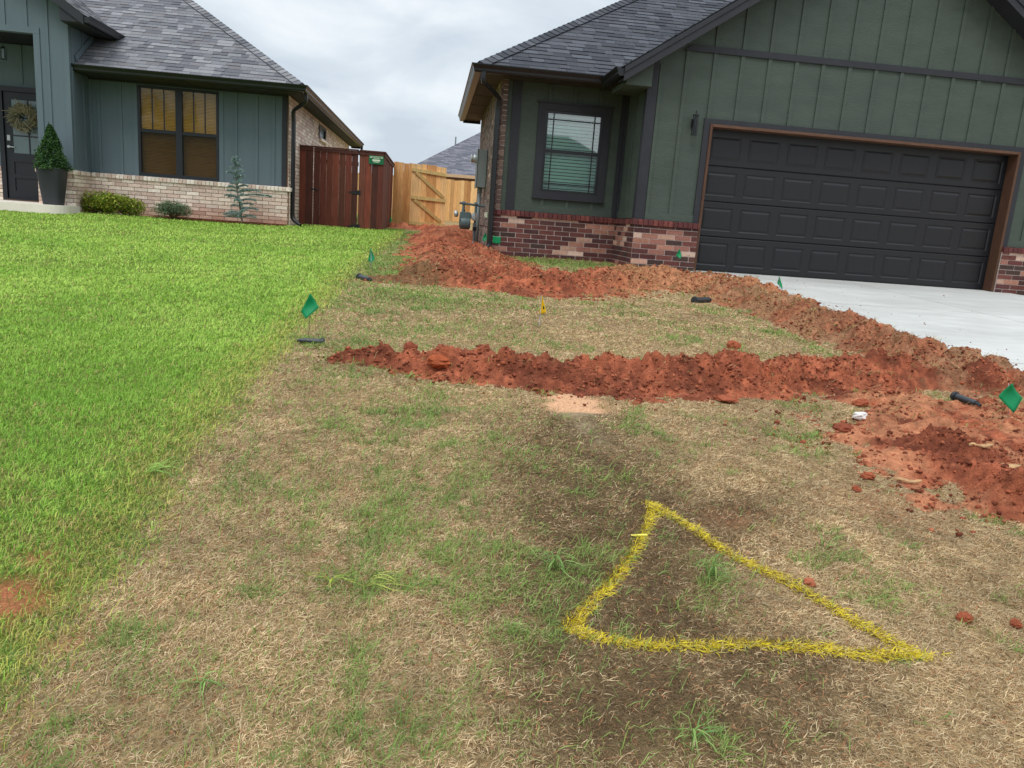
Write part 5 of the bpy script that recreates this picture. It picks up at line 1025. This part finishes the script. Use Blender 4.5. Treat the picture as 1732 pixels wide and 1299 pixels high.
weed(250, 800, 14, .16, 'long light green blades in the near lawn', [srgb(160, 192, 90), srgb(130, 170, 80)], .6, 2.0, .3)
weed(690, 640, 12, .10, 'green tuft in front of the orange lump of the ridge', GW, .9, w_=.004)
weed(340, 1160, 10, .10, 'dark green tuft near the lower left corner of the dry turf', GW, .8)
# ================================================================== marker flags
M_fgreen = mat('green_plastic_flag', srgb(12, 150, 92), .45, var=.04, trans=.35, spec=.4); M_fyel = mat('yellow_plastic_flag', srgb(240, 200, 20), .45, var=.04, trans=.35, spec=.4)
def flag(name, pts, Y, wire_top, wire_bot, label, m, curl=.02, mark=False, grp='green marker flags on wire stakes'):
    P = [at(u, v, Y) for u, v in pts]; top = at(*wire_top, Y); bt = gp(*wire_bot) if wire_bot else None
    if bt is None: bt = np.array([top[0], Y, float(zg(top[0], Y))-.02])
    t = thing(name, label, 'flag', (bt[0], bt[1], bt[2]), grp); mb = MB(); nn_ = 6; G_ = []
    for i in range(nn_+1):
        row = []
        for j in range(nn_+1):
            s, q = i/nn_, j/nn_; a = P[0]*(1-s)*(1-q)+P[1]*s*(1-q)+P[2]*s*q+P[3]*(1-s)*q; a = a+np.array([0, curl*math.sin(s*2.6+q*1.8)-curl*.5, 0]); row.append(a)
        G_.append(row)
    for i in range(nn_):
        for j in range(nn_): mb.quad([G_[i][j], G_[i+1][j], G_[i+1][j+1], G_[i][j+1]])
    f = mb.build('flag_sheet', m, t, smooth=True); wd_ = f.modifiers.new('w', 'WELD'); wd_.merge_threshold = .0005; md = f.modifiers.new('s', 'SOLIDIFY'); md.thickness = .0012
    mb = MB(); mb.tube([bt-[0, 0, .03], (bt+top)/2+[.004, curl*.6+.004, 0], top+[0, curl*.6+.004, -.004]], .0016 if Y < 6 else .0026, 6); mb.build('wire_stake', M_wire, t, smooth=True)
    if mark:
        c = (P[0]+P[1]+P[2]+P[3])/4; mb = MB(); mb.quad([c+[0, -.018, .026], c+[.012, -.018, -.012], c+[-.006, -.018, -.008]]); mb.build('flag_mark', M_black, t)
flag('marker_flag', [(525, 495.5), (539.5, 520.5), (518, 538), (508.5, 527)], 4.85, (524, 496), (521, 572), 'green marker flag standing on the lawn above the black sprinkler', M_fgreen)
flag('marker_flag', [(627, 419), (634.5, 437.5), (629, 444.5), (622, 441)], 9.0, (627, 419), (627, 460), 'green marker flag in front of the dark fence, farther of the two on the lawn', M_fgreen)
flag('marker_flag', [(1710.5, 647), (1729.5, 673), (1707.5, 696.5), (1690.5, 671)], 3.75, (1710, 648), (1706, 722), 'green marker flag on the clay at the right edge of the photo', M_fgreen)
flag('marker_flag', [(1318.5, 467), (1323, 481), (1321.5, 489), (1315, 479)], 9.6, (1318.5, 466), (1319, 500), 'green marker flag standing before the garage door', M_fgreen)
flag('marker_flag', [(1149, 420), (1153, 431), (1150, 438), (1143.5, 433)], 11.0, (1149, 420), (1147, 462), 'small green marker flag before the pale bricks left of the garage', M_fgreen)
flag('marker_flag', [(834, 399), (847.5, 401), (846, 413), (833, 411)], 12.3, (834, 399), (834, 428), 'square green marker flag beside the black downspout foot', M_fgreen, .006)
flag('marker_flag', [(821, 393), (825, 402), (820, 409), (815.5, 406)], 13.0, (821, 393), (819, 425), 'green marker flag behind the downspout against the side wall', M_fgreen)
flag('marker_flag', [(660.5, 367), (663, 373), (660, 377), (657.5, 375)], 19.5, (660, 367), None, 'tiny green marker flag at the foot of the dark side fence', M_fgreen)
flag('marker_flag', [(916.5, 499), (922.5, 521), (923.5, 528), (912, 533)], 6.5, (916.5, 498), (911, 556), 'yellow marker flag standing on the dry turf between the clay ridges', M_fyel, .01, True, 'yellow marker flag')
# ================================================================== sprinkler bodies
M_plast = mat('black_plastic', srgb(38, 42, 46), .38, var=.08, spec=.5)
def sprinkler(u0, v0, u1, v1, label, ridged=True, lift=.02, capfirst=True):
    a, b = gp(u0, v0, lift), gp(u1, v1, lift)
    h0 = np.maximum(any_dirt(np.array([a[0], b[0]]), np.array([a[1], b[1]])), 0); hm = max(h0); a = a+[0, 0, hm*.9]; b = b+[0, 0, hm*.9]
    L = np.linalg.norm(b-a); t = thing('sprinkler_body', label, 'sprinkler', tuple((a+b)/2), 'black sprinkler bodies lying on the ground')
    R = .0195*L/.17 if L > .17 else .0195
    def lat(prof):
        mb = MB(); mb.lathe(prof, (0, 0, 0), 20, 'x'); return mb
    d = Vector(b-a).normalized(); t.rotation_mode = 'QUATERNION'; t.rotation_quaternion = Vector((1, 0, 0)).rotation_difference(d)
    def loc(mb, name, par=t):
        o = mb.build(name, M_plast, None, smooth=False); o.parent = par; bb = o.modifiers.new('b', 'BEVEL'); bb.width = .001; bb.segments = 2; bb.limit_method = 'ANGLE'; return o
    loc(lat([(R*.92, -L/2+.025), (R*.96, -L/2+.03), (R*.82, L*.18), (R*.9, L*.19), (R*.9, L*.26), (R*.8, L*.27), (R*.78, L*.34)]), 'body')
    cp_ = loc(lat([(R*.75, -L/2), (R*1.18, -L/2+.002), (R*1.22, -L/2+.012), (R*1.18, -L/2+.024), (R*.95, -L/2+.0245)]), 'cap')
    mb = MB()
    for k in range(16):
        an = k*math.pi/8; mb.box(-L/2+.004, -L/2+.022, -.0015, .0015, R*1.19, R*1.26)
        n8 = len(mb.v)-8
        for q in range(n8, n8+8): vx = mb.v[q]; mb.v[q] = (vx[0], vx[1]*math.cos(an)-vx[2]*math.sin(an), vx[1]*math.sin(an)+vx[2]*math.cos(an))
    o = mb.build('grip', M_plast, None); o.parent = cp_
    loc(lat([(R*.55, L*.34), (R*.55, L*.38), (R*.68, L*.385), (R*.68, L*.42), (R*.42, L*.425), (R*.40, L/2)]), 'inlet')
sprinkler(549, 578.5, 502, 575.5, 'black sprinkler body lying on the lawn edge at the left end of the near ridge')
sprinkler(607, 468, 628, 474, 'small black sprinkler body lying far off left of the back clay band')
sprinkler(1174, 509.5, 1202, 508, 'black sprinkler body lying on dry turf below the orange heap')
sprinkler(1611, 676, 1657, 693, 'black sprinkler body lying on orange clay left of the green flag')
sprinkler(1092, 456, 1112, 459, 'small black pipe piece lying at the foot of the brick base left of the garage')
# white scrap, twig, bark chips, root
p = gp(1456, 712); b = bmesh.new(); bmesh.ops.create_icosphere(b, subdivisions=4, radius=1)
me = bpy.data.meshes.new('plastic_scrap')
for vt in b.verts:
    q = vt.co; n1 = float(fbm(np.array([q.x*1.2+3]), np.array([q.y+q.z*1.5+9]), .6, 801, 5)[0]); vt.co = Vector((q.x*.056, q.y*.030, q.z*.022))*(.5+.95*n1)
b.to_mesh(me); b.free(); me.materials.append(mat('white_plastic_scrap', srgb(232, 226, 222), .4, var=.08, vsc=40, bump=.5, bsc=60, trans=.2)); o = bpy.data.objects.new('plastic_scrap', me); C.objects.link(o); o.location = (p[0], p[1], p[2]+.026); o.rotation_euler[2] = .15
tag(o, 'crumpled white plastic scrap lying at the edge of the orange clay', 'litter')
M_wood = mat('bark', srgb(176, 138, 98), .85, var=.25, vsc=40, bump=.5)
def hd(p): return float(np.maximum(any_dirt(np.array([p[0]]), np.array([p[1]])), 0)[0])
mb = MB(); a, b_ = gp(1605, 640), gp(1622, 662); h = hd(a); mb.tube([a+[0, 0, .05+h], (a+b_)/2+[.02, 0, .05+h], b_+[0, 0, .02+hd(b_)]], [.004, .005, .004], 6); tag(mb.build('twig', M_wood), 'pale curved twig sticking out of the clay behind the right sprinkler', 'twig')
def chip(u, v, L, w_, ang, label):
    p = gp(u, v); z = p[2]+hd(p)+.012; mb = MB(); n = 8; ca, sa = math.cos(ang), math.sin(ang); T_, B_ = [], []
    for i in range(n):
        s = i/(n-1)-.5; ww = w_*(1-abs(s*2)**2.5)*rng.uniform(.75, 1.1)+.003; x, y = p[0]+s*L*ca, p[1]+s*L*sa; zz = z+.004*math.sin(i*1.1)
        T_.append(((x-sa*ww/2, y+ca*ww/2, zz+.006), (x+sa*ww/2, y-ca*ww/2, zz)))
    for i in range(n-1):
        a1, a2 = T_[i]; b1, b2 = T_[i+1]; lo = lambda q: (q[0], q[1], q[2]-.005)
        mb.hexa([lo(a1), lo(a2), lo(b2), lo(b1), a1, a2, b2, b1])
    tag(mb.build('bark_chip', M_wood), label, 'bark chip')
chip(1692, 812, .16, .045, -.05, 'large flat pale bark piece on the broken clay at the right edge')
chip(1650, 797, .12, .016, .05, 'thin pale splinter above the large bark piece')
chip(1512, 768, .06, .03, 1.3, 'short upright wood chip at the left of the broken clay')
chip(1535, 818, .11, .012, -.2, 'thin pale straw stem at the lower edge of the broken clay')
# mulch bed and mats along the left house
n = 2600; x = rng.uniform(-5.6, -3.0, n); y = 16.84-np.abs(rng.normal(0, .22, n)); y = np.clip(y, 16.0, 16.86); z = zg(x, y)+.012*rng.random(n)+.015
mb = MB(); mc = [srgb(128, 70, 52), srgb(104, 56, 42), srgb(146, 86, 64)]
for i in range(n):
    a = rng.uniform(0, 6.28); L_ = rng.uniform(.02, .05); w_ = .012; d = np.array([math.cos(a), math.sin(a), rng.uniform(-.3, .3)])*L_/2; s = np.array([-math.sin(a), math.cos(a), .2])*w_/2; p = np.array([x[i], y[i], z[i]]); mb.quad([p-d-s, p+d-s, p+d+s, p-d+s], mulc(mc[i % 3], rng.uniform(.7, 1.2)))
tag(mb.build('mulch', M_soil), 'reddish mulch strip along the tan brick base', 'mulch', kind='stuff')
mb = MB(); mb.box(-8.7, -7.95, 17.1, 17.5, 1.162, 1.178); tag(mb.build('doormat', mat('doormat', srgb(96, 78, 62), .95, var=.2, vsc=60)), 'dark doormat before the black front door', 'doormat')
# tiny roof vent pipes
for (u, v, Yv, h, lb_, par) in ((453, 97, 24, .35, 'thin vent pipe on the blue house roof', HL), (771, 232, 52, .9, 'thin vent on the distant roof', HB_)):
    p = at(u, v, Yv); mb = MB(); mb.tube([(p[0], Yv, p[2]-h*2), (p[0], Yv, p[2]+.02)], .02 if Yv < 30 else .05, 8); mb.build('vent_pipe', M_steel, par)
